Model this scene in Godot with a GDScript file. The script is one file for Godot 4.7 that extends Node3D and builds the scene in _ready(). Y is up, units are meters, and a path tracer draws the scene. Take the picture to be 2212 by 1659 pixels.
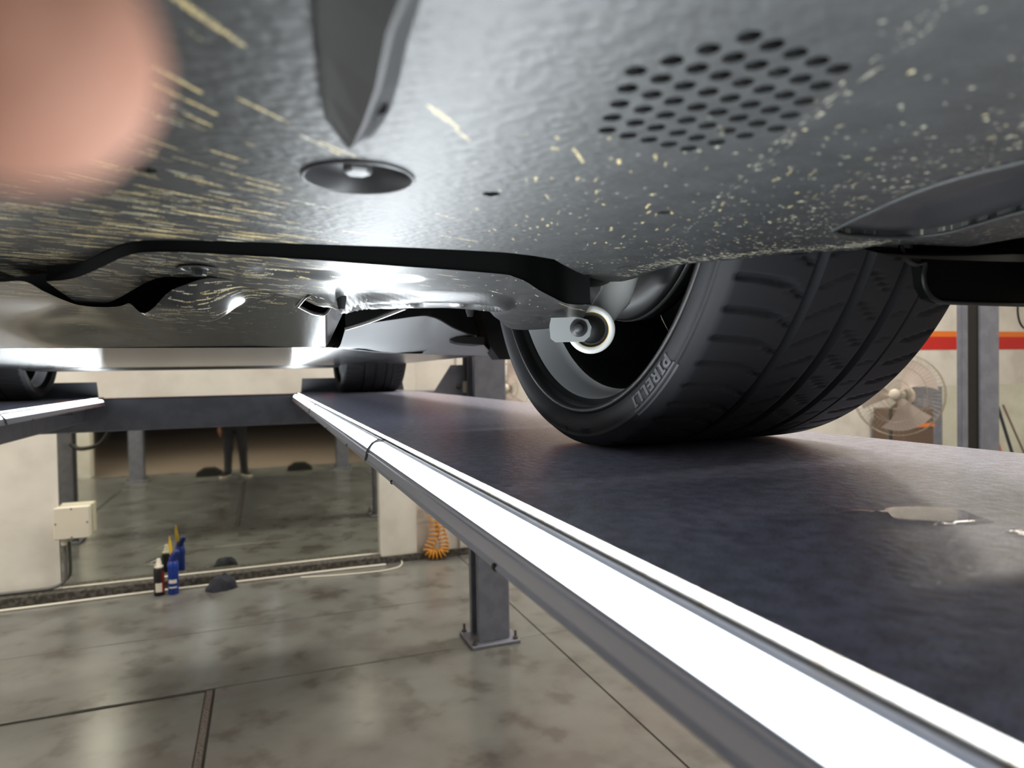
extends Node3D
# A car on a four post lift, seen from just behind its rear right wheel at runway height.
# Metres; y up, floor at 0; forward along the runways is -z.

const EYE := 1.6          # lens height above the floor
const DECK := 1.5         # top of the runways
const MID := -0.291       # x of the lift's and the car's centre line
var M := {}
var taken := {}

func _ready() -> void:
	# ---- camera
	var cam := Camera3D.new()
	cam.name = "camera"
	add_child(cam)
	cam.transform = Transform3D(Basis(Vector3(0.936885,-0.016496,0.349249), Vector3(0.022199,0.999678,-0.012332), Vector3(-0.348933,0.019307,0.936949)), Vector3(0, EYE, 0))
	var lens := CameraAttributesPhysical.new()
	lens.frustum_focal_length = 20.97
	lens.frustum_near = 0.008
	lens.frustum_far = 100.0
	lens.frustum_focus_distance = 0.85
	lens.exposure_aperture = 6.2
	cam.attributes = lens
	cam.near = 0.008
	cam.far = 100.0
	cam.fov = rad_to_deg(2.0 * atan(12.0 / 20.97))
	cam.current = true
	# ---- environment: night outside the open shop door
	var env := Environment.new()
	env.background_mode = Environment.BG_COLOR
	env.background_color = Color(0.10, 0.10, 0.11)
	env.tonemap_mode = Environment.TONE_MAPPER_LINEAR
	env.tonemap_exposure = 1.0
	env.sdfgi_enabled = true
	env.ssao_enabled = true
	env.ssil_enabled = true
	var we := WorldEnvironment.new()
	we.name = "environment"
	we.environment = env
	add_child(we)
	# ---- the shop's lamps (the light of each LED bar is set in its builder)
	for q in [[-3.2, 4.05, 11.0], [2.7, 4.05, 11.0], [5.8, 4.05, 9.0], [-0.3, 5.25, 5.0], [2.9, 1.6, 3.6], [5.6, 1.6, 5.0], [-3.2, 1.6, 10.0], [-2.4, -0.35, 6.5], [2.0, -0.35, 3.2], [4.8, -0.35, 4.5]]:  # last three, near the door, are added to brighten door area, yard and tyre
		ceiling_lamp(q[0], q[1], q[2])
	make_materials()
	added_yard_lamp()
	room()
	lift()
	car()
	shop_things()
	people()

# ------------------------------------------------------------------ helpers
func numbered(n: String) -> String:
	if not taken.has(n):
		taken[n] = 0
		return n
	taken[n] += 1
	return "%s_%03d" % [n, taken[n]]

func tag(o: Node3D, label: String, category := "", group := "", kind := "") -> Node3D:
	if label: o.set_meta("label", label)
	if category: o.set_meta("category", category)
	if group: o.set_meta("group", group)
	if kind: o.set_meta("kind", kind)
	return o

func base(called: String, at: Vector3, label: String, category: String, group := "") -> Node3D:
	var o := Node3D.new()
	o.name = numbered(called)
	add_child(o)
	o.position = at
	tag(o, label, category, group)
	return o

func mb(smooth := true) -> SurfaceTool:
	var st := SurfaceTool.new()
	st.begin(Mesh.PRIMITIVE_TRIANGLES)
	st.set_smooth_group(0 if smooth else 0xFFFFFFFF)
	return st

# commits the shapes (given in world coordinates) as one mesh, part of parent or a thing of its own
func put(st: SurfaceTool, called: String, mat: Material, parent: Node3D = null) -> MeshInstance3D:
	st.generate_normals()
	var o := MeshInstance3D.new()
	o.mesh = st.commit()
	o.material_override = mat
	if parent == null:
		o.name = numbered(called)
		add_child(o)
	else:
		o.name = called
		parent.add_child(o, true)
		o.global_transform = Transform3D.IDENTITY
	return o

# the same for shapes in the parent's own axes
func put_local(st: SurfaceTool, called: String, mat: Material, parent: Node3D) -> MeshInstance3D:
	st.generate_normals()
	var o := MeshInstance3D.new()
	o.mesh = st.commit()
	o.material_override = mat
	o.name = called
	parent.add_child(o, true)
	return o

func struct(st: SurfaceTool, called: String, mat: Material, label: String) -> MeshInstance3D:
	var o := put(st, called, mat)
	o.set_meta("kind", "structure")
	o.set_meta("label", label)
	return o

func tri(st: SurfaceTool, a: Vector3, b: Vector3, c: Vector3) -> void:
	st.add_vertex(a); st.add_vertex(b); st.add_vertex(c)

func quad(st: SurfaceTool, a: Vector3, b: Vector3, c: Vector3, d: Vector3) -> void:
	tri(st, a, b, c); tri(st, a, c, d)

# chamfered box from corner to corner
func box(st: SurfaceTool, lo: Vector3, hi: Vector3, bevel := 0.0, xf := Transform3D.IDENTITY) -> void:
	st.set_smooth_group(0xFFFFFFFF)
	var c := (lo + hi) / 2
	var h := (hi - lo).abs() / 2
	var b := minf(bevel, minf(h.x, minf(h.y, h.z)) * 0.9)
	var ax := [Vector3(1, 0, 0), Vector3(0, 1, 0), Vector3(0, 0, 1)]
	for i in 3:
		var u: Vector3 = ax[(i + 1) % 3]
		var w: Vector3 = ax[(i + 2) % 3]
		for s in [-1.0, 1.0]:
			var n: Vector3 = ax[i] * s
			var o := c + n * h[i]
			var hu := h[(i + 1) % 3] - b
			var hw := h[(i + 2) % 3] - b
			var q := [o - u * hu - w * hw, o + u * hu - w * hw, o + u * hu + w * hw, o - u * hu + w * hw]
			if s > 0: q.reverse()
			quad(st, xf * q[0], xf * q[1], xf * q[2], xf * q[3])
	if b <= 0.0: return
	for i in 3:
		var j := (i + 1) % 3
		var k := (i + 2) % 3
		for sj in [-1.0, 1.0]:
			for sk in [-1.0, 1.0]:
				var e: Vector3 = ax[i] * (h[i] - b)
				var p: Vector3 = c + ax[j] * (sj * h[j]) + ax[k] * (sk * (h[k] - b))
				var r: Vector3 = c + ax[j] * (sj * (h[j] - b)) + ax[k] * (sk * h[k])
				var q := [p - e, p + e, r + e, r - e]
				if sj * sk < 0: q.reverse()
				quad(st, xf * q[0], xf * q[1], xf * q[2], xf * q[3])
	for sx in [-1.0, 1.0]:
		for sy in [-1.0, 1.0]:
			for sz in [-1.0, 1.0]:
				var p := c + Vector3(sx * h.x, sy * (h.y - b), sz * (h.z - b))
				var q := c + Vector3(sx * (h.x - b), sy * h.y, sz * (h.z - b))
				var r := c + Vector3(sx * (h.x - b), sy * (h.y - b), sz * h.z)
				if sx * sy * sz > 0: tri(st, xf * p, xf * r, xf * q)
				else: tri(st, xf * p, xf * q, xf * r)

# rings of points joined into a skin
func skin(st: SurfaceTool, rings: Array, closed_ring := true, caps := true, smooth := true) -> void:
	st.set_smooth_group(0 if smooth else 0xFFFFFFFF)
	for i in rings.size() - 1:
		var a: PackedVector3Array = rings[i]
		var b: PackedVector3Array = rings[i + 1]
		var n := a.size()
		for k in (n if closed_ring else n - 1):
			var k2 := (k + 1) % n
			quad(st, a[k], b[k], b[k2], a[k2])
	if caps and closed_ring:
		st.set_smooth_group(0xFFFFFFFF)
		for e in [0, rings.size() - 1]:
			var r: PackedVector3Array = rings[e]
			var c := Vector3.ZERO
			for p in r: c += p
			c /= r.size()
			for k in r.size():
				if e == 0: tri(st, c, r[k], r[(k + 1) % r.size()])
				else: tri(st, c, r[(k + 1) % r.size()], r[k])

func ring_at(p: Vector3, u: Vector3, w: Vector3, seg: int) -> PackedVector3Array:
	var r := PackedVector3Array()
	for k in seg:
		var a := TAU * k / seg
		r.append(p + u * cos(a) + w * sin(a))
	return r

func tube(st: SurfaceTool, pts: Array, rad, seg := 8, caps := true) -> void:
	var rings := []
	var u := Vector3.ZERO
	for i in pts.size():
		var t: Vector3 = ((pts[mini(i + 1, pts.size() - 1)] as Vector3) - (pts[maxi(i - 1, 0)] as Vector3)).normalized()
		if u == Vector3.ZERO:
			u = t.cross(Vector3.UP if absf(t.y) < 0.9 else Vector3.RIGHT).normalized()
		u = (u - t * u.dot(t)).normalized()
		var r: float = rad[i] if rad is Array else rad
		rings.append(ring_at(pts[i], u * r, t.cross(u) * r, seg))
	skin(st, rings, true, caps)

func curve(pts: Array, per := 6) -> Array:
	var out := []
	for i in pts.size() - 1:
		var a: Vector3 = pts[maxi(i - 1, 0)]
		var b: Vector3 = pts[i]
		var c: Vector3 = pts[i + 1]
		var d: Vector3 = pts[mini(i + 2, pts.size() - 1)]
		for k in per:
			out.append(b.cubic_interpolate(c, a, d, float(k) / per))
	out.append(pts[-1])
	return out

# profile of (radius, height) turned about the y axis of xf
func lathe(st: SurfaceTool, prof: Array, seg := 24, xf := Transform3D.IDENTITY, smooth := true) -> void:
	var rings := []
	for p in prof:
		var r := PackedVector3Array()
		for k in seg:
			var a := TAU * k / seg
			r.append(xf * Vector3(p.x * cos(a), p.y, p.x * sin(a)))
		rings.append(r)
	skin(st, rings, true, false, smooth)

# a flat outline (x, y) swept along z from z0 to z1
func prism(st: SurfaceTool, poly: PackedVector2Array, z0: float, z1: float, xf := Transform3D.IDENTITY) -> void:
	st.set_smooth_group(0xFFFFFFFF)
	var idx := Geometry2D.triangulate_polygon(poly)
	for k in range(0, idx.size(), 3):
		var a := poly[idx[k]]
		var b := poly[idx[k + 1]]
		var c := poly[idx[k + 2]]
		tri(st, xf * Vector3(a.x, a.y, z0), xf * Vector3(b.x, b.y, z0), xf * Vector3(c.x, c.y, z0))
		tri(st, xf * Vector3(a.x, a.y, z1), xf * Vector3(c.x, c.y, z1), xf * Vector3(b.x, b.y, z1))
	for k in poly.size():
		var a := poly[k]
		var b := poly[(k + 1) % poly.size()]
		quad(st, xf * Vector3(a.x, a.y, z0), xf * Vector3(a.x, a.y, z1), xf * Vector3(b.x, b.y, z1), xf * Vector3(b.x, b.y, z0))

# a smooth sheet through rows of points; bend moves each point
func sheet(st: SurfaceTool, rows: Array, nu: int, nv: int, bend: Callable, back := Vector3.ZERO, hole := PackedVector2Array()) -> void:
	st.set_smooth_group(0)
	var fine := []
	for r in rows: fine.append(curve(r, nu))
	var cols: int = fine[0].size()
	var grid := []
	for c in cols:
		var col := []
		for r in fine: col.append(r[c])
		grid.append(curve(col, nv))
	var g2 := []
	for c in cols:
		var col := PackedVector3Array()
		for p in grid[c]: col.append(bend.call(p))
		g2.append(col)
	for c in cols - 1:
		for k in g2[0].size() - 1:
			if hole.size():
				var mid: Vector3 = (g2[c][k] + g2[c + 1][k + 1]) / 2.0
				if Geometry2D.is_point_in_polygon(Vector2(mid.x, -mid.z), hole): continue
			for q in [[0, 0], [1, 0], [1, 1], [0, 0], [1, 1], [0, 1]]:
				var p: Vector3 = g2[c + q[0]][k + q[1]]
				st.set_uv(plan_uv(p))
				st.add_vertex(p)
	if back != Vector3.ZERO:
		st.set_smooth_group(1)
		var last: int = g2[0].size() - 1
		for c in cols - 1:
			for k in [0, last]:
				st.set_uv(plan_uv(g2[c][k]))
				quad(st, g2[c][k], g2[c + 1][k], g2[c + 1][k] + back, g2[c][k] + back)

func plan_uv(p: Vector3) -> Vector2:
	return Vector2((p.x + 0.6) / 1.6, (-p.z + 0.3) / 1.6)

func seg_dist(p: Vector2, a: Vector2, b: Vector2) -> float:
	var d := b - a
	return p.distance_to(a + d * clampf((p - a).dot(d) / maxf(d.length_squared(), 1e-9), 0.0, 1.0))

func poly_sd(poly: PackedVector2Array, p: Vector2) -> float:
	var d := 1e9
	var n := poly.size()
	var inside := false
	var a := poly[n - 1]
	for k in n:
		var b := poly[k]
		var e := b - a
		var w := p - a
		var q := w - e * clampf(w.dot(e) / e.length_squared(), 0.0, 1.0)
		d = minf(d, q.length_squared())
		if (a.y > p.y) != (b.y > p.y) and p.x < e.x * (p.y - a.y) / e.y + a.x: inside = not inside
		a = b
	return -sqrt(d) if inside else sqrt(d)

# a sheet with a cut outline: f < 0 where there is material; lift places a plan point; edge walls go along up
func cut_sheet(st: SurfaceTool, f: Callable, place: Callable, lo: Vector2, hi: Vector2, cell: float, up: Vector3, skip: Array = []) -> void:
	var nx := int(round((hi.x - lo.x) / cell))
	var ny := int(round((hi.y - lo.y) / cell))
	var val := PackedFloat32Array()
	val.resize((nx + 1) * (ny + 1))
	for j in ny + 1:
		for i in nx + 1:
			val[j * (nx + 1) + i] = f.call(lo + Vector2(i, j) * cell)
	var off := [Vector2(0, 0), Vector2(1, 0), Vector2(1, 1), Vector2(0, 1)]
	for j in ny:
		for i in nx:
			var o := lo + Vector2(i, j) * cell
			var out_of := false
			for r in skip:
				if (r as Rect2).has_point(o + Vector2(cell, cell) * 0.5): out_of = true
			if out_of: continue
			var at := j * (nx + 1) + i
			var v := [val[at], val[at + 1], val[at + nx + 2], val[at + nx + 1]]
			if v[0] > 0 and v[1] > 0 and v[2] > 0 and v[3] > 0: continue
			var pts := PackedVector2Array()
			var cross := PackedVector2Array()
			for k in 4:
				var k2 := (k + 1) % 4
				if v[k] <= 0: pts.append(o + off[k] * cell)
				if (v[k] <= 0) != (v[k2] <= 0):
					var t: float = v[k] / (v[k] - v[k2])
					var c: Vector2 = o + (off[k] as Vector2).lerp(off[k2], t) * cell
					pts.append(c); cross.append(c)
			st.set_smooth_group(0)
			for k in range(1, pts.size() - 1):
				for q in [0, k, k + 1]:
					var p: Vector3 = place.call(pts[q])
					st.set_uv(plan_uv(p))
					st.add_vertex(p)
			if cross.size() == 2:
				st.set_smooth_group(1)
				var a: Vector3 = place.call(cross[0])
				var b: Vector3 = place.call(cross[1])
				for p in [a, b, b + up, a, b + up, a + up]:
					st.set_uv(plan_uv(p))
					st.add_vertex(p)

# ------------------------------------------------------------------ materials
func mat(c: Color, rough: float, metal := 0.0) -> StandardMaterial3D:
	var m := StandardMaterial3D.new()
	m.albedo_color = c
	m.roughness = rough
	m.metallic = metal
	return m

func noise_tex(seed_: int, freq: float, ramp: Array, size := 512, octaves := 5) -> NoiseTexture2D:
	var n := FastNoiseLite.new()
	n.seed = seed_
	n.frequency = freq
	n.fractal_octaves = octaves
	var t := NoiseTexture2D.new()
	t.width = size
	t.height = size
	t.seamless = true
	t.noise = n
	var g := Gradient.new()
	g.offsets = PackedFloat32Array(ramp.map(func(r): return r[0]))
	g.colors = PackedColorArray(ramp.map(func(r): return r[1]))
	t.color_ramp = g
	return t

func bumpy(m: StandardMaterial3D, seed_: int, freq: float, strength: float, scale: float, size := 512) -> void:
	var n := FastNoiseLite.new()
	n.seed = seed_
	n.frequency = freq
	n.fractal_octaves = 4
	var t := NoiseTexture2D.new()
	t.width = size
	t.height = size
	t.seamless = true
	t.as_normal_map = true
	t.bump_strength = strength
	t.noise = n
	m.normal_enabled = true
	m.normal_texture = t
	m.normal_scale = 1.0
	m.uv1_triplanar = true
	m.uv1_world_triplanar = true
	m.uv1_scale = Vector3.ONE * scale

func grey(v: float) -> Color:
	return Color(v, v, v)

# splashes of dried mud on plastic, laid out in plan over an area of (x, forward)
func mud_image(w: int, hgt: int, area: Rect2, seed_: int, low: Color, high: Color, strokes: Array) -> ImageTexture:
	var n := FastNoiseLite.new()
	n.seed = seed_
	n.frequency = 0.02
	n.fractal_octaves = 5
	var n2 := FastNoiseLite.new()
	n2.seed = seed_ + 5
	n2.frequency = 0.25
	n2.fractal_octaves = 2
	var a := n.get_image(w, hgt).get_data()
	var b := n2.get_image(w, hgt).get_data()
	var bytes := PackedByteArray()
	bytes.resize(w * hgt * 3)
	var tones := []
	for k in 256:
		var c := low.lerp(high, k / 255.0)
		tones.append([int(c.r * 255), int(c.g * 255), int(c.b * 255)])
	for k in w * hgt:
		var t: Array = tones[(a[k] * 3 + b[k] * 2) / 5]
		bytes[k * 3] = t[0]; bytes[k * 3 + 1] = t[1]; bytes[k * 3 + 2] = t[2]
	var img := Image.create_from_data(w, hgt, false, Image.FORMAT_RGB8, bytes)
	var rng := RandomNumberGenerator.new()
	rng.seed = seed_
	for s in strokes:   # [x, forward, angle from forward, length, width, strength, colour]
		var p: Vector2 = (Vector2(s[0], s[1]) - area.position) * (w / area.size.x)
		var d := Vector2(sin(s[2]), cos(s[2]))
		var px_per_m: float = w / area.size.x
		var steps := int(maxf(1.0, s[3] * px_per_m * 1.6))
		var half: float = s[4] * px_per_m * 0.5
		for k in steps:
			var t := float(k) / steps
			var wide: float = half * (0.35 + 0.65 * sin(PI * clampf(t * 0.8 + 0.15, 0.0, 1.0)))
			var c: Vector2 = p + d * (t * s[3] * px_per_m)
			for j in range(-ceili(wide), ceili(wide) + 1):
				if absf(j) > wide + 0.3 or rng.randf() > s[5]: continue
				var q := Vector2i(c + Vector2(d.y, -d.x) * j)
				if q.x < 0 or q.y < 0 or q.x >= w or q.y >= hgt: continue
				img.set_pixel(q.x, q.y, img.get_pixel(q.x, q.y).lerp(s[6], rng.randf_range(0.55, 1.0)))
	return ImageTexture.create_from_image(img)

func fit_uv(m: StandardMaterial3D, area: Rect2) -> void:
	m.uv1_scale = Vector3(1.6 / area.size.x, 1.6 / area.size.y, 1)
	m.uv1_offset = Vector3((-0.6 - area.position.x) / area.size.x, (-0.3 - area.position.y) / area.size.y, 0)

# the undertray's muddy outer edge, in plan
var EDGE := PackedVector2Array([Vector2(0.365, 0.634), Vector2(0.357, 0.555), Vector2(0.360, 0.514), Vector2(0.385, 0.470), Vector2(0.404, 0.437), Vector2(0.447, 0.408), Vector2(0.449, 0.391)])

func make_materials() -> void:
	var rng := RandomNumberGenerator.new()
	rng.seed = 11
	var tan_ := Color(0.74, 0.66, 0.45)
	var pale := Color(0.72, 0.70, 0.60)
	# mud on the near undertray: long wipes to the left, drops to the right
	var s := []
	for k in 3200:
		var x := rng.randf_range(-0.42, 0.14)
		var z := rng.randf_range(0.12, 0.8)
		if rng.randf() < smoothstep(-0.06, 0.08, x) * 0.97: continue
		if rng.randf() > 0.12 + 0.95 * smoothstep(0.15, 0.6, z): continue
		var ang := deg_to_rad(lerpf(34.0, 74.0, smoothstep(0.15, 0.6, z)) + rng.randf_range(-4, 4))
		var big := rng.randf() < 0.10
		s.append([x, z, ang, rng.randf_range(0.016, 0.06) if big else rng.randf_range(0.004, 0.03), rng.randf_range(0.0016, 0.0034) if big else rng.randf_range(0.0006, 0.0015), rng.randf_range(0.4, 0.95), tan_ if rng.randf() < 0.7 else pale])
	for k in 9000:
		var x := rng.randf_range(0.16, 0.56)
		var z := rng.randf_range(0.03, 0.66)
		if rng.randf() < 0.9 * smoothstep(0.34, 0.20, x - 0.25 * (z - 0.2)): continue
		var r := rng.randf_range(0.0006, 0.0015) * (2.0 if rng.randf() < 0.02 else 1.0)
		s.append([x, z, rng.randf_range(-0.6, 1.2), r * rng.randf_range(0.8, 2.2), r * 1.3, rng.randf_range(0.35, 0.95), (pale if rng.randf() < 0.75 else tan_).lerp(Color(0.3, 0.3, 0.29), rng.randf_range(0.0, 0.75))])
	for k in 70:
		var x := rng.randf_range(0.10, 0.30)
		s.append([x, rng.randf_range(0.25, 0.52), deg_to_rad(rng.randf_range(14, 34)), rng.randf_range(0.003, 0.012), rng.randf_range(0.0006, 0.0013), rng.randf_range(0.3, 0.7), tan_])
	for k in 130:   # a dusty line of splashes along the crease
		var t := rng.randf()
		var x := lerpf(0.165, 0.32, t) + rng.randf_range(-0.004, 0.004)
		var z := lerpf(0.10, 0.50, t)
		s.append([x, z, deg_to_rad(20), rng.randf_range(0.003, 0.009), rng.randf_range(0.0006, 0.0012), 0.16, pale])
	for k in 500:
		var t := rng.randf()
		var e := EDGE[mini(int(t * 6.0), 5)].lerp(EDGE[mini(int(t * 6.0), 5) + 1], fposmod(t * 6.0, 1.0))
		s.append([e.x + rng.randf_range(-0.02, 0.0), e.y + rng.randf_range(-0.03, 0.004) * rng.randf(), rng.randf_range(1.0, 2.0), rng.randf_range(0.003, 0.010), rng.randf_range(0.0006, 0.0012), 0.4, pale])
	var area := Rect2(-0.45, -0.1, 1.2, 0.9)
	var m := mat(Color.WHITE, 0.48)
	m.albedo_texture = mud_image(2048, 1536, area, 3, Color(0.115, 0.118, 0.118), Color(0.19, 0.193, 0.193), s)
	m.metallic_specular = 0.5
	var gr := FastNoiseLite.new()
	gr.seed = 9
	gr.frequency = 0.12
	var gt := NoiseTexture2D.new()
	gt.width = 1024; gt.height = 1024; gt.seamless = true; gt.as_normal_map = true; gt.bump_strength = 1.2; gt.noise = gr
	m.normal_enabled = true
	m.normal_texture = gt
	m.normal_scale = 0.35
	fit_uv(m, area)
	M.tray = m
	# glossier plastic of the middle covers, with fine wiped mud
	s = []
	for k in 2400:
		var x := rng.randf_range(-0.32, 0.36)
		var z := rng.randf_range(0.55, 1.0)
		if rng.randf() < smoothstep(-0.04, 0.12, x) * 0.9 + smoothstep(0.66, 0.84, z) * 0.85: continue
		s.append([x, z, deg_to_rad(rng.randf_range(62, 82)), rng.randf_range(0.004, 0.026), rng.randf_range(0.0007, 0.0017), rng.randf_range(0.35, 0.85), tan_ if rng.randf() < 0.5 else pale])
	for k in 1000:
		s.append([rng.randf_range(-0.35, 0.36), rng.randf_range(0.55, 1.15), rng.randf_range(0, 3), rng.randf_range(0.0008, 0.0016), rng.randf_range(0.0007, 0.0016), 0.8, pale])
	area = Rect2(-0.35, 0.5, 0.75, 0.75)
	m = mat(Color.WHITE, 0.36)
	m.albedo_texture = mud_image(1536, 1536, area, 21, Color(0.12, 0.12, 0.12), Color(0.20, 0.198, 0.195), s)
	m.metallic_specular = 0.5
	fit_uv(m, area)
	M.cover = m
	M.diffuser_plastic = m.duplicate()
	M.diffuser_plastic.roughness = 0.17
	M.diffuser_plastic.metallic_specular = 0.32
	m = mat(grey(0.22), 0.18)
	m.albedo_texture = noise_tex(31, 0.02, [[0.3, grey(0.5)], [0.7, grey(1.0)]])
	m.uv1_triplanar = true
	m.uv1_world_triplanar = true
	m.uv1_scale = Vector3(1.5, 1.5, 1.5)
	m.metallic_specular = 0.8
	M.floor_cover = m
	M.deflector = mat(Color(0.52, 0.525, 0.53), 0.36)
	M.clip = mat(grey(0.05), 0.75)
	M.clip.metallic_specular = 0.2
	M.black_plastic = mat(grey(0.055), 0.5)
	M.dark_plastic = mat(Color(0.17, 0.17, 0.175), 0.45)
	M.void_black = mat(grey(0.03), 0.8)
	m = mat(Color(0.20, 0.20, 0.21), 0.62)
	m.metallic_specular = 0.35
	bumpy(m, 77, 0.2, 1.0, 9.0)
	m.normal_scale = 0.25
	M.rubber = m
	M.letter = mat(Color(0.36, 0.36, 0.375), 0.6)
	M.rim = mat(Color(0.84, 0.85, 0.86), 0.36, 0.1)
	M.rim_dark = mat(grey(0.075), 0.4)
	M.cast = mat(Color(0.90, 0.90, 0.88), 0.4)
	M.fork = mat(Color(0.52, 0.53, 0.53), 0.5)
	M.steel = mat(Color(0.58, 0.58, 0.58), 0.32, 0.9)
	M.bolt_steel = mat(grey(0.42), 0.5, 0.7)
	M.rusty_steel = mat(Color(0.46, 0.45, 0.45), 0.55, 0.6)
	M.rusty_steel.albedo_texture = noise_tex(41, 0.05, [[0.35, grey(1.0)], [0.62, Color(0.85, 0.83, 0.8)], [0.8, Color(0.62, 0.45, 0.30)]])
	M.rusty_steel.uv1_triplanar = true
	M.rusty_steel.uv1_world_triplanar = true
	M.rusty_steel.uv1_scale = Vector3(3, 3, 3)
	M.cap = mat(grey(0.06), 0.5)
	M.paint = mat(Color(0.10, 0.105, 0.115), 0.12)
	M.paint.clearcoat_enabled = true
	M.glass_dark = mat(Color(0.03, 0.035, 0.04), 0.04)
	# lift
	m = mat(Color(0.69, 0.70, 0.81), 0.33)
	m.albedo_texture = noise_tex(51, 0.03, [[0.25, Color(0.84, 0.83, 0.82)], [0.5, Color(0.94, 0.94, 0.94)], [0.75, Color.WHITE]], 1024, 6)
	m.metallic_specular = 0.6
	bumpy(m, 52, 0.05, 3.0, 1.6, 1024)
	m.normal_scale = 0.22
	m.detail_enabled = true
	m.detail_blend_mode = BaseMaterial3D.BLEND_MODE_MUL
	m.detail_albedo = noise_tex(57, 0.16, [[0.16, grey(0.45)], [0.26, grey(0.92)], [0.5, Color.WHITE]], 1024, 2)
	m.detail_uv_layer = BaseMaterial3D.DETAIL_UV_2
	m.uv2_triplanar = true
	m.uv2_world_triplanar = true
	m.uv2_scale = Vector3(2.2, 2.2, 2.2)
	M.deck = m
	m = mat(Color(0.47, 0.485, 0.545), 0.42)
	m.albedo_texture = noise_tex(53, 0.02, [[0.3, grey(0.92)], [0.7, grey(1.0)]])
	m.uv1_triplanar = true
	m.uv1_world_triplanar = true
	M.lift_paint = m
	M.stop_paint = mat(Color(0.27, 0.275, 0.295), 0.5)
	M.edge = mat(Color(0.80, 0.79, 0.77), 0.45)
	M.edge.albedo_texture = noise_tex(55, 0.03, [[0.3, Color.WHITE], [0.70, Color(0.95, 0.94, 0.92)], [0.86, Color(0.74, 0.62, 0.48)]])
	M.edge.uv1_triplanar = true
	M.edge.uv1_world_triplanar = true
	M.edge.uv1_scale = Vector3(4, 4, 4)
	M.alu = mat(Color(0.74, 0.755, 0.81), 0.38, 0.35)
	m = mat(Color(0.96, 0.97, 1.0), 0.4)
	m.emission_enabled = true
	m.emission = Color(0.95, 0.98, 1.0)
	m.emission_energy_multiplier = 4.0
	M.led = m
	# room
	m = mat(Color.WHITE, 0.7)
	m.albedo_texture = noise_tex(61, 0.008, [[0.2, Color(0.79, 0.775, 0.75)], [0.55, Color(0.83, 0.82, 0.80)], [0.9, Color(0.86, 0.85, 0.83)]])
	m.uv1_triplanar = true
	m.uv1_world_triplanar = true
	m.uv1_scale = Vector3(0.5, 0.5, 0.5)
	M.wall = m
	M.scuffed = m.duplicate()
	M.scuffed.albedo_texture = noise_tex(62, 0.01, [[0.2, Color(0.75, 0.735, 0.715)], [0.4, Color(0.79, 0.775, 0.755)], [0.9, Color(0.82, 0.805, 0.785)]])
	M.red = mat(Color(0.76, 0.13, 0.10), 0.6)
	M.orange = mat(Color(0.90, 0.47, 0.14), 0.6)
	M.kerb = mat(Color(0.33, 0.32, 0.30), 0.8)
	M.kerb.albedo_texture = noise_tex(63, 0.04, [[0.3, grey(0.6)], [0.7, grey(1.0)]])
	M.kerb.uv1_triplanar = true
	M.kerb.uv1_world_triplanar = true
	m = mat(Color(0.90, 0.91, 0.87), 0.03, 1.0)
	M.mirror = m
	m = mat(Color.WHITE, 0.23)
	m.albedo_texture = noise_tex(65, 0.006, [[0.22, Color(0.37, 0.365, 0.36)], [0.42, Color(0.41, 0.412, 0.405)], [0.6, Color(0.425, 0.432, 0.425)], [0.85, Color(0.44, 0.447, 0.44)]], 1024, 6)
	m.uv1_triplanar = true
	m.uv1_world_triplanar = true
	m.uv1_scale = Vector3(0.3, 0.3, 0.3)
	m.detail_enabled = true
	m.detail_blend_mode = BaseMaterial3D.BLEND_MODE_MUL
	m.detail_albedo = noise_tex(66, 0.012, [[0.15, Color(0.82, 0.80, 0.79)], [0.33, Color(0.965, 0.96, 0.955)], [0.5, Color.WHITE]], 1024, 6)
	m.detail_uv_layer = BaseMaterial3D.DETAIL_UV_2
	m.uv2_triplanar = true
	m.uv2_world_triplanar = true
	m.uv2_scale = Vector3(0.22, 0.22, 0.22)
	M.floor = m
	M.groove = mat(Color(0.17, 0.16, 0.15), 0.9)
	M.asphalt = mat(Color(0.42, 0.38, 0.345), 0.85)
	M.box_white = mat(Color(0.83, 0.81, 0.76), 0.5)
	M.pipe = mat(Color(0.36, 0.36, 0.36), 0.5)
	M.hose_orange = mat(Color(0.80, 0.55, 0.19), 0.5)
	M.cable_white = mat(Color(0.83, 0.82, 0.78), 0.5)
	M.fan_white = mat(Color(0.80, 0.77, 0.73), 0.45)
	M.blade = mat(Color(0.72, 0.67, 0.65), 0.4)
	M.wire = mat(Color(0.62, 0.58, 0.52), 0.4, 0.5)
	M.navy = mat(Color(0.16, 0.17, 0.21), 0.95)
	M.blue = mat(Color(0.06, 0.20, 0.55), 0.35)
	M.blue_dark = mat(Color(0.04, 0.13, 0.42), 0.35)
	M.red_label = mat(Color(0.62, 0.13, 0.12), 0.5)
	M.yellow = mat(Color(0.80, 0.66, 0.16), 0.5)
	M.wood = mat(Color(0.62, 0.30, 0.20), 0.6)
	M.brown = mat(Color(0.38, 0.31, 0.27), 0.7)
	m = mat(Color(0.70, 0.68, 0.64), 0.02)
	m.metallic_specular = 0.6
	m.transparency = BaseMaterial3D.TRANSPARENCY_ALPHA
	m.albedo_color = Color(0.75, 0.73, 0.70, 0.10)
	M.water = m
	m = mat(Color.WHITE, 0.8)
	m.vertex_color_use_as_albedo = true
	m.vertex_color_is_srgb = true
	M.body = m

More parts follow.
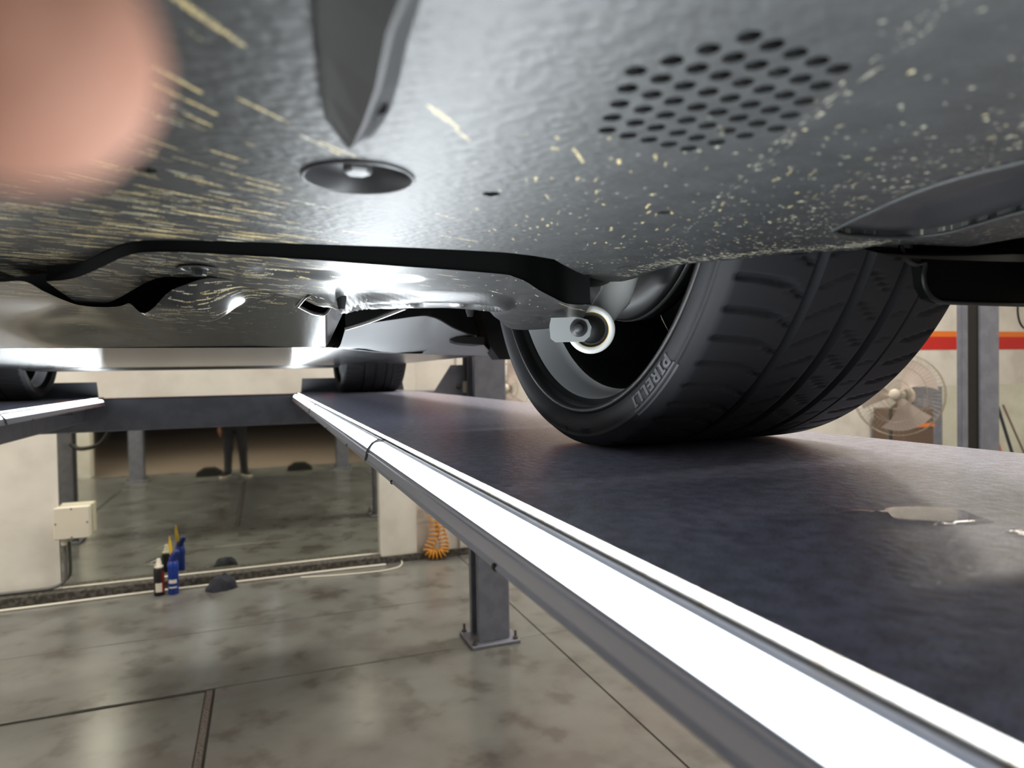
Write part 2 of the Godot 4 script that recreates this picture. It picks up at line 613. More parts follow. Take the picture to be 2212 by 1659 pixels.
# ------------------------------------------------------------------ room
func ceiling_lamp(x: float, f: float, energy: float) -> void:
	var t := base("ceiling_light", Vector3(x, 4.3, -f), "unseen white rectangular ceiling light panel above the shop floor", "light", "ceiling light panels")
	if not M.has("panel"):
		var m := mat(Color(0.9, 0.9, 0.88), 0.5)
		m.emission_enabled = true
		m.emission = Color(1.0, 0.965, 0.905)
		m.emission_energy_multiplier = 3.0
		M.panel = m
		M.frame = mat(Color(0.8, 0.8, 0.8), 0.5)
	var st := mb(false)
	for q in [[-0.62, -0.60, -0.17, 0.17], [0.60, 0.62, -0.17, 0.17], [-0.60, 0.60, -0.17, -0.15], [-0.60, 0.60, 0.15, 0.17]]:
		box(st, Vector3(x + q[0], 4.25, -f + q[2]), Vector3(x + q[1], 4.32, -f + q[3]))
	put(st, "frame", M.frame, t)
	st = mb(false)
	box(st, Vector3(x - 0.6, 4.265, -f - 0.15), Vector3(x + 0.6, 4.275, -f + 0.15))
	put(st, "diffuser", M.panel, t)
	var l := AreaLight3D.new()
	l.name = "lamp"
	l.area_size = Vector2(1.2, 0.3)
	l.light_color = Color(1.0, 0.965, 0.905)
	l.light_energy = energy
	l.area_range = 30.0
	l.area_attenuation = 2.0
	l.shadow_enabled = true
	t.add_child(l)
	l.global_transform = Transform3D(Basis(Vector3.RIGHT, -PI / 2), Vector3(x, 4.24, -f))

func added_yard_lamp() -> void:  # unseen floodlight, added to lift the mirrored asphalt and the back of the tyre
	var t := base("added_yard_lamp", Vector3(-0.25, 3.9, 1.2), "added unseen floodlight above the open shop door to brighten the yard", "light")
	put(mb_box(Vector3(-0.55, 3.86, 1.2), Vector3(0.05, 3.94, 1.45), 0.01), "housing", M.pipe, t)
	put(mb_box(Vector3(-0.52, 3.852, 1.23), Vector3(0.02, 3.86, 1.42)), "diffuser", M.panel, t)
	var l := AreaLight3D.new()
	l.name = "lamp"
	l.area_size = Vector2(0.54, 0.19)
	l.light_color = Color(1.0, 0.93, 0.84)
	l.light_energy = 14.0
	l.area_range = 30.0
	l.area_attenuation = 2.0
	l.shadow_enabled = true
	t.add_child(l)
	l.global_transform = Transform3D(Basis(Vector3.RIGHT, -PI / 2), Vector3(-0.25, 3.845, 1.325))

func room() -> void:
	var WZ := 5.7      # the back wall
	var L := -4.5
	var R := 9.2
	var st := mb(false)
	# floor slabs divided by joints: each slab is a piece of the floor
	var fl := struct(mb_box(Vector3(L - 0.3, -0.3, -WZ - 0.3), Vector3(R + 0.3, -0.006, 0.95)), "floor", M.groove, "grey painted concrete shop floor with joints and oil stains")
	var xs := [L, -2.83, 1.567, 6.0, R]
	var zs := [-0.95, 0.15, 3.735, 4.59, WZ]
	var j := 0.004
	for a in xs.size() - 1:
		for b in zs.size() - 1:
			st = mb(false)
			if a == 1 and b == 1:   # the slab that a steel frame is let into
				for q in [[-2.83, -1.92, 0.15, 3.735], [-0.262, 1.567, 0.15, 3.735]]:
					box(st, Vector3(q[0] + j, -0.2, -q[3] + j), Vector3(q[1] - j, 0.0, -q[2] - j), 0.002)
				box(st, Vector3(-1.92 - j, -0.2, -0.5), Vector3(-0.262 + j, 0.0, -0.15 - j), 0.002)
			else:
				box(st, Vector3(xs[a] + j, -0.2, -zs[b + 1] + j), Vector3(xs[a + 1] - j, 0.0, -zs[b] - j), 0.002)
			put(st, "slab", M.floor, fl)
	st = mb(false)
	box(st, Vector3(-1.90, -0.2, -3.715), Vector3(-0.305, -0.004, -0.52), 0.002)
	put(st, "pit_cover", M.floor, fl)
	st = mb(false)
	box(st, Vector3(-0.30, -0.1, -3.72), Vector3(-0.270, 0.001, -0.51), 0.003)
	put(st, "pit_frame", M.rusty_steel, fl)
	st = mb_box(Vector3(-14, -0.35, 0.95), Vector3(16, -0.05, 16))
	struct(st, "trim_1", M.asphalt, "dark brown asphalt yard outside the open shop door")
	# back wall: mirrored panes below, white plaster above
	st = mb(false)
	box(st, Vector3(L, 0, -WZ - 0.25), Vector3(-1.405, 4.6, -WZ))
	box(st, Vector3(-1.405, 1.34, -WZ - 0.25), Vector3(0.905, 4.6, -WZ))
	box(st, Vector3(-1.405, 0, -WZ - 0.25), Vector3(0.905, 0.075, -WZ))
	box(st, Vector3(0.905, 0, -WZ - 0.25), Vector3(1.21, 4.6, -WZ + 0.05))
	box(st, Vector3(6.9, 1.34, -WZ - 0.25), Vector3(R, 4.6, -WZ))
	box(st, Vector3(6.9, 0, -WZ - 0.25), Vector3(R, 0.06, -WZ))
	struct(st, "wall_back", M.wall, "white plaster back wall above dark mirrored panes")
	st = mb(false)
	box(st, Vector3(1.21, 0, -WZ - 0.25), Vector3(1.60, 4.6, -WZ))
	box(st, Vector3(1.66, 0, -WZ - 0.25), Vector3(6.9, 4.6, -WZ))
	box(st, Vector3(1.60, 0, -WZ - 0.25), Vector3(1.66, 4.6, -WZ + 0.03))
	struct(st, "wall_back_right", M.scuffed, "scuffed white back wall right of the mirrored panes")
	for q in [[1.924, 1.99, M.orange, "orange"], [1.768, 1.924, M.red, "red"]]:
		st = mb_box(Vector3(1.21, q[0], -WZ), Vector3(R, q[1], -WZ + 0.004))
		struct(st, "trim_2" if q[3] == "orange" else "trim_3", q[2], q[3] + " painted band running along the white back wall")
		st = mb_box(Vector3(L, q[0], -WZ), Vector3(0.905, q[1], -WZ + 0.004))
		struct(st, "trim_4" if q[3] == "orange" else "trim_5", q[2], q[3] + " painted band on the white wall behind the car")
	for q in [[-1.405, 0.905, 0.075, 1.34, 1, "large dark mirrored pane behind the front crossbeam"], [7.43, R, 0.06, 1.34, 2, "greenish mirrored pane at the far right of the back wall"]]:
		var w := struct(mb_box(Vector3(q[0], q[2], -WZ - 0.04), Vector3(q[1], q[3], -WZ - 0.025)), "window_%d" % q[4], M.black_plastic, q[5])
		var mid: float = (q[0] + q[1]) / 2
		for e in [[q[0], mid + 0.0], [mid + 0.0, q[1]]]:
			if q[4] == 1 and e[0] > q[0]: continue
			var b: float = q[1] if q[4] == 1 else e[1]
			put(mb_box(Vector3(e[0] + 0.003, q[2], -WZ - 0.025), Vector3(b - 0.003, q[3], -WZ - 0.015)), "pane", M.mirror, w)
	st = mb(false)
	box(st, Vector3(L, 0, -WZ), Vector3(0.905, 0.075, -WZ + 0.10), 0.008)
	struct(st, "baseboard_left", M.kerb, "low dark concrete kerb along the foot of the mirrored panes")
	st = mb(false)
	box(st, Vector3(0.905, 0, -WZ + 0.05), Vector3(6.9, 0.06, -WZ + 0.07), 0.004)
	struct(st, "baseboard_right", M.kerb, "dark grey baseboard along the scuffed wall")
	# pillar and jamb at the far right
	st = mb_box(Vector3(7.12, 0.0, -WZ), Vector3(7.43, 1.34, -WZ + 0.12))
	struct(st, "trim_6", M.lift_paint, "dark grey steel post beside the far right pane")
	st = mb_box(Vector3(L - 0.3, 0, -WZ - 0.3), Vector3(L, 4.6, 1.0))
	struct(st, "wall_left", M.wall, "white left wall of the shop")
	st = mb_box(Vector3(R, 0, -WZ - 0.3), Vector3(R + 0.3, 4.6, 1.0))
	struct(st, "wall_right", M.wall, "white right wall of the shop")
	st = mb_box(Vector3(L - 0.3, 4.6, -WZ - 0.3), Vector3(R + 0.3, 4.8, 1.2))
	struct(st, "ceiling", M.wall, "white ceiling of the shop")
	st = mb(false)
	box(st, Vector3(L - 0.3, 0, 0.95), Vector3(-2.6, 4.6, 1.2))
	box(st, Vector3(2.1, 0, 0.95), Vector3(R + 0.3, 4.6, 1.2))
	box(st, Vector3(-2.6, 3.6, 0.95), Vector3(2.1, 4.6, 1.2))
	struct(st, "wall_front", M.wall, "wall around the open shop door behind the car")

func mb_box(lo: Vector3, hi: Vector3, bevel := 0.0) -> SurfaceTool:
	var st := mb(false)
	box(st, lo, hi, bevel)
	return st

# ------------------------------------------------------------------ lift
func mx(x: float, side: int) -> float:
	return x if side > 0 else 2.0 * MID - x

func runway(side: int) -> void:
	var x0 := mx(0.183, side)
	var x1 := mx(0.785, side)
	var t := base("lift_runway", Vector3(mx(0.484, side), DECK, -1.7), "blue grey steel lift runway under the " + ("near right tyre" if side > 0 else "left wheels, seen at the left edge"), "runway", "lift runways")
	var st := mb(false)
	box(st, Vector3(minf(x0, x1) + 0.001, DECK - 0.0068, -3.97), Vector3(maxf(x0, x1) - 0.001, DECK, 0.50))
	put(st, "deck_plate", M.deck, t)
	st = mb(false)
	var e := mx(0.1825, side)
	box(st, Vector3(minf(e, x0 + 0.001 * side), DECK - 0.0068, -3.97), Vector3(maxf(e, x0 + 0.001 * side), DECK + 0.0004, 0.50), 0.0004)
	put(st, "edge_strip", M.edge, t)
	st = mb(false)
	box(st, Vector3(minf(mx(0.245, side), mx(0.73, side)), DECK - 0.12, -3.86), Vector3(maxf(mx(0.245, side), mx(0.73, side)), DECK - 0.007, 0.185), 0.004)
	put(st, "box_beam", M.lift_paint, t)
	for k in 4:
		var z := -3.4 + k * 1.1
		st = mb(false)
		box(st, Vector3(minf(mx(0.19, side), mx(0.245, side)), DECK - 0.06, z), Vector3(maxf(mx(0.19, side), mx(0.245, side)), DECK - 0.007, z + 0.008))
		put(st, "gusset", M.lift_paint, t)
	st = mb(false)
	var poly := PackedVector2Array([Vector2(mx(0.205, side), DECK), Vector2(mx(0.212, side), DECK + 0.078), Vector2(mx(0.775, side), DECK + 0.078), Vector2(mx(0.80, side) - 0.012 * side, DECK)])
	prism(st, poly, -3.968, -3.956)
	put(st, "wheel_stop", M.stop_paint, t)

func led_bar(side: int, f0: float, f1: float, label: String) -> void:
	var t := base("led_light_bar", Vector3(mx(0.165, side), DECK, -(f0 + f1) / 2), label, "light", "led light bars on the runways")
	var prof := [[0.1815, -0.1075], [0.1785, -0.1070], [0.1762, -0.1085], [0.1742, -0.1110], [0.1600, -0.1205], [0.1562, -0.1203], [0.1552, -0.1216], [0.1546, -0.1240], [0.1528, -0.1246], [0.1528, -0.1258], [0.1542, -0.1266], [0.1520, -0.1350], [0.1500, -0.1378], [0.1503, -0.1390], [0.1530, -0.1396], [0.1815, -0.1396]]
	var poly := PackedVector2Array()
	for p in prof: poly.append(Vector2(mx(p[0], side), EYE + p[1]))
	var st := mb(false)
	prism(st, poly, -f1 + 0.004, -f0 - 0.004)
	put(st, "housing", M.alu, t)
	st = mb()
	var arc := []
	for z in [-f1 + 0.006, -f0 - 0.006]:
		var r := PackedVector3Array()
		for k in 9:
			var u := k / 8.0
			var c := Vector2(0.1758, -0.1088).lerp(Vector2(0.1568, -0.1204), u) + Vector2(-0.52, 0.85) * (0.0048 * sin(PI * u))
			r.append(Vector3(mx(c.x, side), EYE + c.y, z))
		arc.append(r)
	skin(st, arc, false, false)
	put(st, "diffuser", M.led, t)
	for z in [-f1, -f0 - 0.004]:
		st = mb(false)
		var cap := PackedVector2Array()
		for p in [[0.1815, -0.1072], [0.178, -0.1066], [0.172, -0.1050], [0.162, -0.1105], [0.1555, -0.1185], [0.1525, -0.1250], [0.1497, -0.1380], [0.1530, -0.1400], [0.1815, -0.1400]]:
			cap.append(Vector2(mx(p[0], side), EYE + p[1]))
		prism(st, cap, z, z + 0.004)
		put(st, "end_cap", M.pipe, t)
	for k in 3:
		st = mb(false)
		var z := -lerpf(f0, f1, 0.18 + 0.32 * k)
		box(st, Vector3(minf(mx(0.1492, side), mx(0.1545, side)), EYE - 0.1406, z - 0.003), Vector3(maxf(mx(0.1492, side), mx(0.1545, side)), EYE - 0.1355, z + 0.003), 0.001)
		put(st, "clip", M.cap, t)
	var l := AreaLight3D.new()
	l.name = "lamp"
	l.area_size = Vector2(f1 - f0 - 0.02, 0.022)
	l.light_color = Color(0.95, 0.98, 1.0)
	l.light_energy = 0.62
	l.area_range = 12.0
	l.area_attenuation = 2.0
	l.shadow_enabled = true
	t.add_child(l)
	l.global_transform = Transform3D(Basis(Vector3(0, 0, 1), Vector3(1, 0, 0), Vector3(0, -1, 0)), Vector3(mx(0.1655, side), EYE - 0.1052, -(f0 + f1) / 2))

func column(x: float, f: float, face: int, label: String) -> void:
	var t := base("lift_column", Vector3(x, 0, -f), label, "column", "lift columns")
	var st := mb(false)
	# a channel section open towards the lift
	var w := 0.095
	var s := float(face)
	box(st, Vector3(x - w, 0.02, -f - 0.09), Vector3(x + w, 2.6, -f - 0.075), 0.003)
	box(st, Vector3(x - w, 0.02, -f + 0.075), Vector3(x + w, 2.6, -f + 0.09), 0.003)
	box(st, Vector3(x - s * w - 0.0075, 0.02, -f - 0.076), Vector3(x - s * w + 0.0075, 2.6, -f + 0.076), 0.003)
	put(st, "post", M.lift_paint, t)
	st = mb(false)
	box(st, Vector3(x + s * 0.062, 0.02, -f - 0.076), Vector3(x + s * w * 0.99, 2.6, -f - 0.05), 0.002)
	box(st, Vector3(x + s * 0.062, 0.02, -f + 0.05), Vector3(x + s * w * 0.99, 2.6, -f + 0.076), 0.002)
	put(st, "guide_rail", M.lift_paint, t)
	st = mb(false)
	box(st, Vector3(x - 0.15, 0, -f - 0.135), Vector3(x + 0.15, 0.02, -f + 0.135), 0.004)
	put(st, "base_plate", M.lift_paint, t)
	for q in [[-0.125, -0.11], [0.125, -0.11], [-0.125, 0.11], [0.125, 0.11]]:
		st = mb(false)
		lathe(st, [Vector2(0.016, 0.02), Vector2(0.016, 0.034), Vector2(0.008, 0.035), Vector2(0.008, 0.07), Vector2(0.0, 0.072)], 6, Transform3D(Basis(), Vector3(x + q[0], 0, -f + q[1])), false)
		put(st, "anchor_bolt", M.rusty_steel, t)

func crossbeam(f: float, label: String) -> void:
	var t := base("lift_crossbeam", Vector3(MID, 1.33, -f), label, "beam", "lift crossbeams")
	var st := mb(false)
	box(st, Vector3(mx(1.12, -1), 1.326, -f - 0.16), Vector3(1.12, 1.4928, -f), 0.006)
	put(st, "box_beam", M.lift_paint, t)
	for side in [1, -1]:
		st = mb(false)
		# end carriage: a gusset plate with a sloping edge and a locking block
		var poly := PackedVector2Array()
		for q in [[0.955, 1.485], [1.06, 1.642], [1.165, 1.642], [1.165, 1.33], [0.955, 1.33]]: poly.append(Vector2(mx(q[0], side), q[1]))
		prism(st, poly, -f + 0.001, -f + 0.013)
		put(st, "carriage_plate", M.lift_paint, t)
		st = mb(false)
		box(st, Vector3(minf(mx(1.13, side), mx(1.158, side)), 1.475, -f + 0.013), Vector3(maxf(mx(1.13, side), mx(1.158, side)), 1.545, -f + 0.03), 0.004)
		put(st, "lock_block", M.box_white, t)
		st = mb()
		lathe(st, [Vector2(0.0, 0.016), Vector2(0.007, 0.016), Vector2(0.008, 0.0), Vector2(0.016, 0.0), Vector2(0.017, -0.008)], 16, Transform3D(Basis(Vector3.RIGHT, PI / 2), Vector3(mx(1.105, side), 1.512, -f + 0.02)))
		put(st, "pivot_bolt", M.rusty_steel, t)
		st = mb()
		tube(st, [Vector3(mx(1.142, side), 1.545, -f + 0.02), Vector3(mx(1.142, side), 2.4, -f + 0.02)], 0.012, 10)
		put(st, "lock_rod", M.pipe, t)

func lift() -> void:
	runway(1)
	runway(-1)
	led_bar(1, -0.18, 1.072, "glowing white led light bar on the right runway nearest the lens")
	led_bar(1, 1.078, 2.45, "second led light bar along the right runway, past the joint")
	led_bar(1, 2.456, 3.84, "farthest led light bar on the right runway by the far tyre")
	led_bar(-1, -0.18, 1.072, "led light bar on the left runway beside the standing person")
	led_bar(-1, 1.078, 2.45, "led light bar halfway along the left runway")
	led_bar(-1, 2.456, 3.84, "led light bar at the far end of the left runway")
	crossbeam(3.90, "dark blue grey crossbeam between the far ends of the runways")
	crossbeam(-0.35, "crossbeam of the lift behind the camera under the rear of the car")
	column(1.245, 3.80, -1, "grey lift column standing on the floor beyond the right runway")
	column(mx(1.245, -1), 3.80, 1, "grey lift column at the far left, mirrored in the dark pane")
	column(1.245, -0.25, -1, "rear right lift column, seen mirrored in the dark pane")
	column(mx(1.245, -1), -0.25, 1, "rear left lift column, seen mirrored in the dark pane")
	# column of the next bay
	var t := base("bay_column", Vector3(3.62, 0, -2.5), "tall grey column with a dark slot at the right edge", "column")
	var st := mb(false)
	box(st, Vector3(3.475, 0.0, -2.53), Vector3(3.525, 3.4, -2.5), 0.004)
	box(st, Vector3(3.615, 0.0, -2.58), Vector3(3.77, 3.4, -2.5), 0.006)
	put(st, "post", M.lift_paint, t)
	st = mb(false)
	box(st, Vector3(3.5255, 0.0, -2.53), Vector3(3.6145, 3.4, -2.51), 0.0)
	put(st, "slot", M.black_plastic, t)
	st = mb(false)
	box(st, Vector3(3.40, 0.0, -2.7), Vector3(3.84, 0.02, -2.42), 0.004)
	put(st, "base_plate", M.lift_paint, t)

# ------------------------------------------------------------------ car
const TRAY := EYE + 0.1
var A_POLY := PackedVector2Array([Vector2(-0.7200,0.8788),Vector2(-0.2385,0.7988),Vector2(-0.2139,0.7795),Vector2(-0.1895,0.7513),Vector2(-0.1745,0.7325),Vector2(-0.1518,0.6903),Vector2(-0.1297,0.6447),Vector2(-0.1110,0.6024),Vector2(-0.0939,0.5702),Vector2(-0.0807,0.5556),Vector2(-0.0623,0.5487),Vector2(-0.0442,0.5454),Vector2(0.0004,0.5404),Vector2(0.0472,0.5370),Vector2(0.1000,0.5325),Vector2(0.1570,0.5317),Vector2(0.1937,0.5328),Vector2(0.2225,0.5415),Vector2(0.2489,0.5544),Vector2(0.2726,0.5836),Vector2(0.3029,0.6188),Vector2(0.3334,0.6509),Vector2(0.3496,0.6625),Vector2(0.3676,0.6723),Vector2(0.3787,0.6586),Vector2(0.3771,0.6283),Vector2(0.3671,0.5874),Vector2(0.3648,0.5669),Vector2(0.3659,0.5225),Vector2(0.3913,0.4775),Vector2(0.4107,0.4437),Vector2(0.4563,0.4159),Vector2(0.4560,0.3972),Vector2(0.4825,0.3839),Vector2(0.5358,0.3794),Vector2(0.5370,0.3384),Vector2(0.9000,0.3184),Vector2(0.9000,-0.3400),Vector2(-0.7200,-0.3400)])
var PERF := PackedVector2Array([Vector2(0.1405,0.1666),Vector2(0.1510,0.1686),Vector2(0.1619,0.1705),Vector2(0.1726,0.1722),Vector2(0.1831,0.1737),Vector2(0.1337,0.1772),Vector2(0.1450,0.1794),Vector2(0.1560,0.1815),Vector2(0.1668,0.1831),Vector2(0.1775,0.1846),Vector2(0.1878,0.1860),Vector2(0.1272,0.1876),Vector2(0.1385,0.1897),Vector2(0.1496,0.1919),Vector2(0.1608,0.1940),Vector2(0.1717,0.1960),Vector2(0.1823,0.1973),Vector2(0.1929,0.1988),Vector2(0.1199,0.1980),Vector2(0.1314,0.2005),Vector2(0.1427,0.2027),Vector2(0.1540,0.2046),Vector2(0.1654,0.2068),Vector2(0.1765,0.2090),Vector2(0.1872,0.2102),Vector2(0.1979,0.2116),Vector2(0.1244,0.2111),Vector2(0.1358,0.2131),Vector2(0.1468,0.2155),Vector2(0.1587,0.2177),Vector2(0.1699,0.2195),Vector2(0.1814,0.2218),Vector2(0.1923,0.2235),Vector2(0.2033,0.2249),Vector2(0.1287,0.2243),Vector2(0.1402,0.2261),Vector2(0.1517,0.2284),Vector2(0.1631,0.2305),Vector2(0.1747,0.2328),Vector2(0.1862,0.2350),Vector2(0.1971,0.2368),Vector2(0.1327,0.2373),Vector2(0.1445,0.2394),Vector2(0.1557,0.2414),Vector2(0.1679,0.2439),Vector2(0.1794,0.2464),Vector2(0.1911,0.2484),Vector2(0.1375,0.2503),Vector2(0.1493,0.2534),Vector2(0.1607,0.2551),Vector2(0.1725,0.2576),Vector2(0.1845,0.2597)])
var SMALL := [Vector3(-0.0507,0.3668,0.0057),Vector3(0.1237,0.3600,0.0055),Vector3(0.2434,0.3684,0.0052)]
var SLOTS := [[Vector2(0.3289,0.5834),Vector2(0.3342,0.5401)],[Vector2(0.3468,0.4838),Vector2(0.3726,0.4439)],[Vector2(0.3795,0.4326),Vector2(0.4171,0.4099)]]
var POCKET := PackedVector2Array([Vector2(0.3724,0.3598),Vector2(0.3621,0.3372),Vector2(0.3466,0.2991),Vector2(0.3366,0.2727),Vector2(0.3299,0.2413),Vector2(0.3332,0.2099),Vector2(0.3427,0.1776),Vector2(0.4693,0.2432),Vector2(0.4493,0.2604),Vector2(0.4442,0.2799),Vector2(0.4558,0.3204),Vector2(0.4595,0.3430),Vector2(0.4467,0.3620),Vector2(0.4046,0.3687),Vector2(0.3851,0.3658)])

func tray_y(p: Vector2) -> float:
	var ab := [Vector2(0.1840,0.1584), Vector2(0.3313,0.5895)]
	var t: Vector2 = (ab[1] - ab[0]).normalized()
	var s: float = (p.x - ab[0].x) * t.y - (p.y - ab[0].y) * t.x
	return TRAY - 0.006 * smoothstep(-0.035, 0.10, s)

func tray_f(p: Vector2) -> float:
	var d := poly_sd(A_POLY, p)
	d = maxf(d, -poly_sd(POCKET, p))
	d = maxf(d, 0.0265 - p.distance_to(Vector2(0.0485, 0.349)))
	for q in SMALL: d = maxf(d, q.z - p.distance_to(Vector2(q.x, q.y)))
	for q in SLOTS: d = maxf(d, 0.0022 - seg_dist(p, q[0], q[1]))
	return d

func perf_f(p: Vector2) -> float:
	var d := -1.0
	for q in PERF: d = maxf(d, 0.0039 - p.distance_to(q))
	return d

func recess_f(p: Vector2) -> float:
	return 0.0265 - p.distance_to(Vector2(0.0485, 0.349))

func tray_at(p: Vector2) -> Vector3:
	return Vector3(p.x, tray_y(p), -p.y)

func hex_bolt(parent: Node3D, at: Vector3, r: float, h: float, flange: float, m: Material, called := "bolt") -> void:
	var st := mb(false)
	var xf := Transform3D(Basis(Vector3.RIGHT, PI), at)
	lathe(st, [Vector2(flange, -h * 0.1), Vector2(flange, h * 0.15), Vector2(r * 1.1, h * 0.3)], 20, xf)
	lathe(st, [Vector2(r, h * 0.25), Vector2(r, h * 0.9), Vector2(r * 0.86, h), Vector2(0, h)], 6, xf, false)
	put(st, called, m, parent)

func car() -> void:
	var t := base("car", Vector3(MID, DECK, -2.26), "dark car standing on the lift runways, seen from underneath", "car")
	var st := mb()
	# --- rear undertray
	cut_sheet(st, tray_f, tray_at, Vector2(-0.72, -0.34), Vector2(0.70, 0.92), 0.005, Vector3(0, 0.005, 0), [Rect2(0.105, 0.155, 0.11, 0.12), Rect2(0.015, 0.315, 0.07, 0.07)])
	cut_sheet(st, perf_f, tray_at, Vector2(0.105, 0.155), Vector2(0.215, 0.275), 0.001, Vector3(0, 0.004, 0))
	cut_sheet(st, recess_f, tray_at, Vector2(0.015, 0.315), Vector2(0.085, 0.385), 0.0014, Vector3(0, 0.005, 0))
	var tray := put(st, "rear_undertray", M.tray, t)
	tag(tray, "grey plastic undertray spattered with dried mud")
	# tapered stiffening rib with a slot in its flank
	st = mb(false)
	var bottom := [[0.0135, 0.045, -0.3], [0.0150, 0.034, 0.10], [0.0160, 0.0325, 0.17], [0.019, 0.035, 0.205], [0.0222, 0.0352, 0.236], [0.0245, 0.0345, 0.258], [0.0255, 0.0335, 0.264]]
	var flank := [[0.0105, 0.060], [0.0105, 0.0435], [0.0115, 0.0425], [0.0155, 0.0445], [0.0205, 0.0475], [0.0238, 0.0490], [0.0262, 0.0480]]
	var rings := []
	for k in bottom.size():
		var b: Array = bottom[k]
		var q: Array = flank[k]
		rings.append(PackedVector3Array([Vector3(q[0], TRAY + 0.001, -b[2] - (0.010 if k == 6 else 0.0)), Vector3(b[0] - 0.001, TRAY - 0.0040, -b[2]), Vector3(lerpf(b[0], b[1], 0.06), TRAY - 0.0052, -b[2]), Vector3(lerpf(b[0], b[1], 0.94), TRAY - 0.0142, -b[2]), Vector3(b[1] + 0.0006, TRAY - 0.0136, -b[2]), Vector3(q[1], TRAY + 0.001, -b[2] - (0.014 if k == 6 else 0.0))]))
	skin(st, rings, true, true, false)
	var rib := put(st, "stiffening_rib", M.dark_plastic, tray)
	st = mb()
	tube(st, [Vector3(0.0405, TRAY - 0.0062, -0.238), Vector3(0.0408, TRAY - 0.0062, -0.250), Vector3(0.0395, TRAY - 0.0064, -0.262)], 0.0033, 10)
	put(st, "slot", M.void_black, tray)
	# recess with its bolt
	st = mb()
	lathe(st, [Vector2(0.0285, -0.0008), Vector2(0.0278, -0.0016), Vector2(0.0265, -0.0008), Vector2(0.0262, 0.008), Vector2(0.0235, 0.0155), Vector2(0.012, 0.0165), Vector2(0.0, 0.0165)], 40, Transform3D(Basis(), Vector3(0.0485, TRAY, -0.349)))
	put(st, "bolt_recess", M.dark_plastic, tray)
	hex_bolt(tray, Vector3(0.0485, TRAY + 0.0160, -0.352), 0.0074, 0.0135, 0.0128, M.bolt_steel)
	# rim round the side pocket, and the pocket's floor
	st = mb()
	var rim := []
	for p in POCKET: rim.append(tray_at(p) - Vector3(0, 0.0005, 0))
	rim.append(rim[0])
	tube(st, curve(rim, 4), 0.0017, 8)
	put(st, "pocket_rim", M.tray, tray)
	st = mb()
	cut_sheet(st, func(p): return poly_sd(POCKET, p), func(p): return tray_at(p) + Vector3(0, 0.004 + 0.012 * smoothstep(0.0, 0.03, -poly_sd(POCKET, p)), 0), Vector2(0.25, 0.10), Vector2(0.60, 0.46), 0.005, Vector3.ZERO)
	put(st, "pocket_floor", M.dark_plastic, tray)
	# --- dark structure above the covers
	st = mb(false)
	box(st, Vector3(-0.95, EYE + 0.155, -4.4), Vector3(0.372, EYE + 0.18, 0.5))
	box(st, Vector3(-1.27, EYE + 0.155, -0.38), Vector3(-0.95, EYE + 0.18, 0.5))
	box(st, Vector3(0.372, EYE + 0.155, -0.38), Vector3(0.69, EYE + 0.18, 0.5))
	box(st, Vector3(-1.27, EYE + 0.155, -3.3), Vector3(-0.95, EYE + 0.18, -1.3))
	box(st, Vector3(0.372, EYE + 0.155, -3.3), Vector3(0.69, EYE + 0.18, -1.3))
	put(st, "floor_pan", M.void_black, t)
	# --- axle cover (near) and diffuser cover (behind it)
	var bn := [Vector3(-0.1759,1.6854,-0.6967),Vector3(-0.1572,1.6861,-0.6849),Vector3(-0.1395,1.6874,-0.6611),Vector3(-0.1160,1.6897,-0.6189),Vector3(-0.1028,1.6911,-0.5940),Vector3(-0.0913,1.6921,-0.5756),Vector3(-0.0784,1.6927,-0.5638),Vector3(-0.0524,1.6930,-0.5585),Vector3(-0.0214,1.6930,-0.5600),Vector3(0.0212,1.6927,-0.5646),Vector3(0.0496,1.6925,-0.5676),Vector3(0.0685,1.6923,-0.5711),Vector3(0.0959,1.6921,-0.5751),Vector3(0.1242,1.6919,-0.5793),Vector3(0.1502,1.6917,-0.5824),Vector3(0.1792,1.6914,-0.5874),Vector3(0.2151,1.6905,-0.5925),Vector3(0.2255,1.6891,-0.5957),Vector3(0.2415,1.6859,-0.6042),Vector3(0.2622,1.6804,-0.6213),Vector3(0.2805,1.6755,-0.6320),Vector3(0.2996,1.6708,-0.6429),Vector3(0.3124,1.6688,-0.6395),Vector3(0.3238,1.6680,-0.6288)]
	var bf := [Vector3(-0.1774,1.6832,-0.7365),Vector3(-0.1775,1.6787,-0.8198),Vector3(-0.1565,1.6786,-0.8203),Vector3(-0.1367,1.6806,-0.7842),Vector3(-0.1125,1.6838,-0.7264),Vector3(-0.0916,1.6865,-0.6782),Vector3(-0.0755,1.6876,-0.6581),Vector3(-0.0471,1.6872,-0.6640),Vector3(-0.0086,1.6827,-0.6792),Vector3(0.0350,1.6790,-0.7247),Vector3(0.0783,1.6757,-0.7655),Vector3(0.1236,1.6790,-0.8136),Vector3(0.1514,1.6790,-0.8141),Vector3(0.1800,1.6790,-0.8145),Vector3(0.2123,1.6791,-0.8037),Vector3(0.2409,1.6773,-0.7621),Vector3(0.2716,1.6694,-0.7808),Vector3(0.3019,1.6606,-0.8209),Vector3(0.3212,1.6577,-0.8206),Vector3(0.3436,1.6577,-0.8006),Vector3(0.3519,1.6588,-0.7810),Vector3(0.3702,1.6594,-0.7704),Vector3(0.3623,1.6613,-0.7358),Vector3(0.3319,1.6660,-0.6533)]
	st = mb()
	var rows := []
	for k in 5:
		var r := []
		for i in bn.size(): r.append((bn[i] as Vector3).lerp(bf[i], k / 4.0))
		rows.append(r)
	sheet(st, rows, 6, 12, axle_bend)
	var cover := put(st, "axle_cover", M.cover, t)
	tag(cover, "glossy dark axle cover with wiped mud and moulded pockets")
	st = mb()
	var lip := []
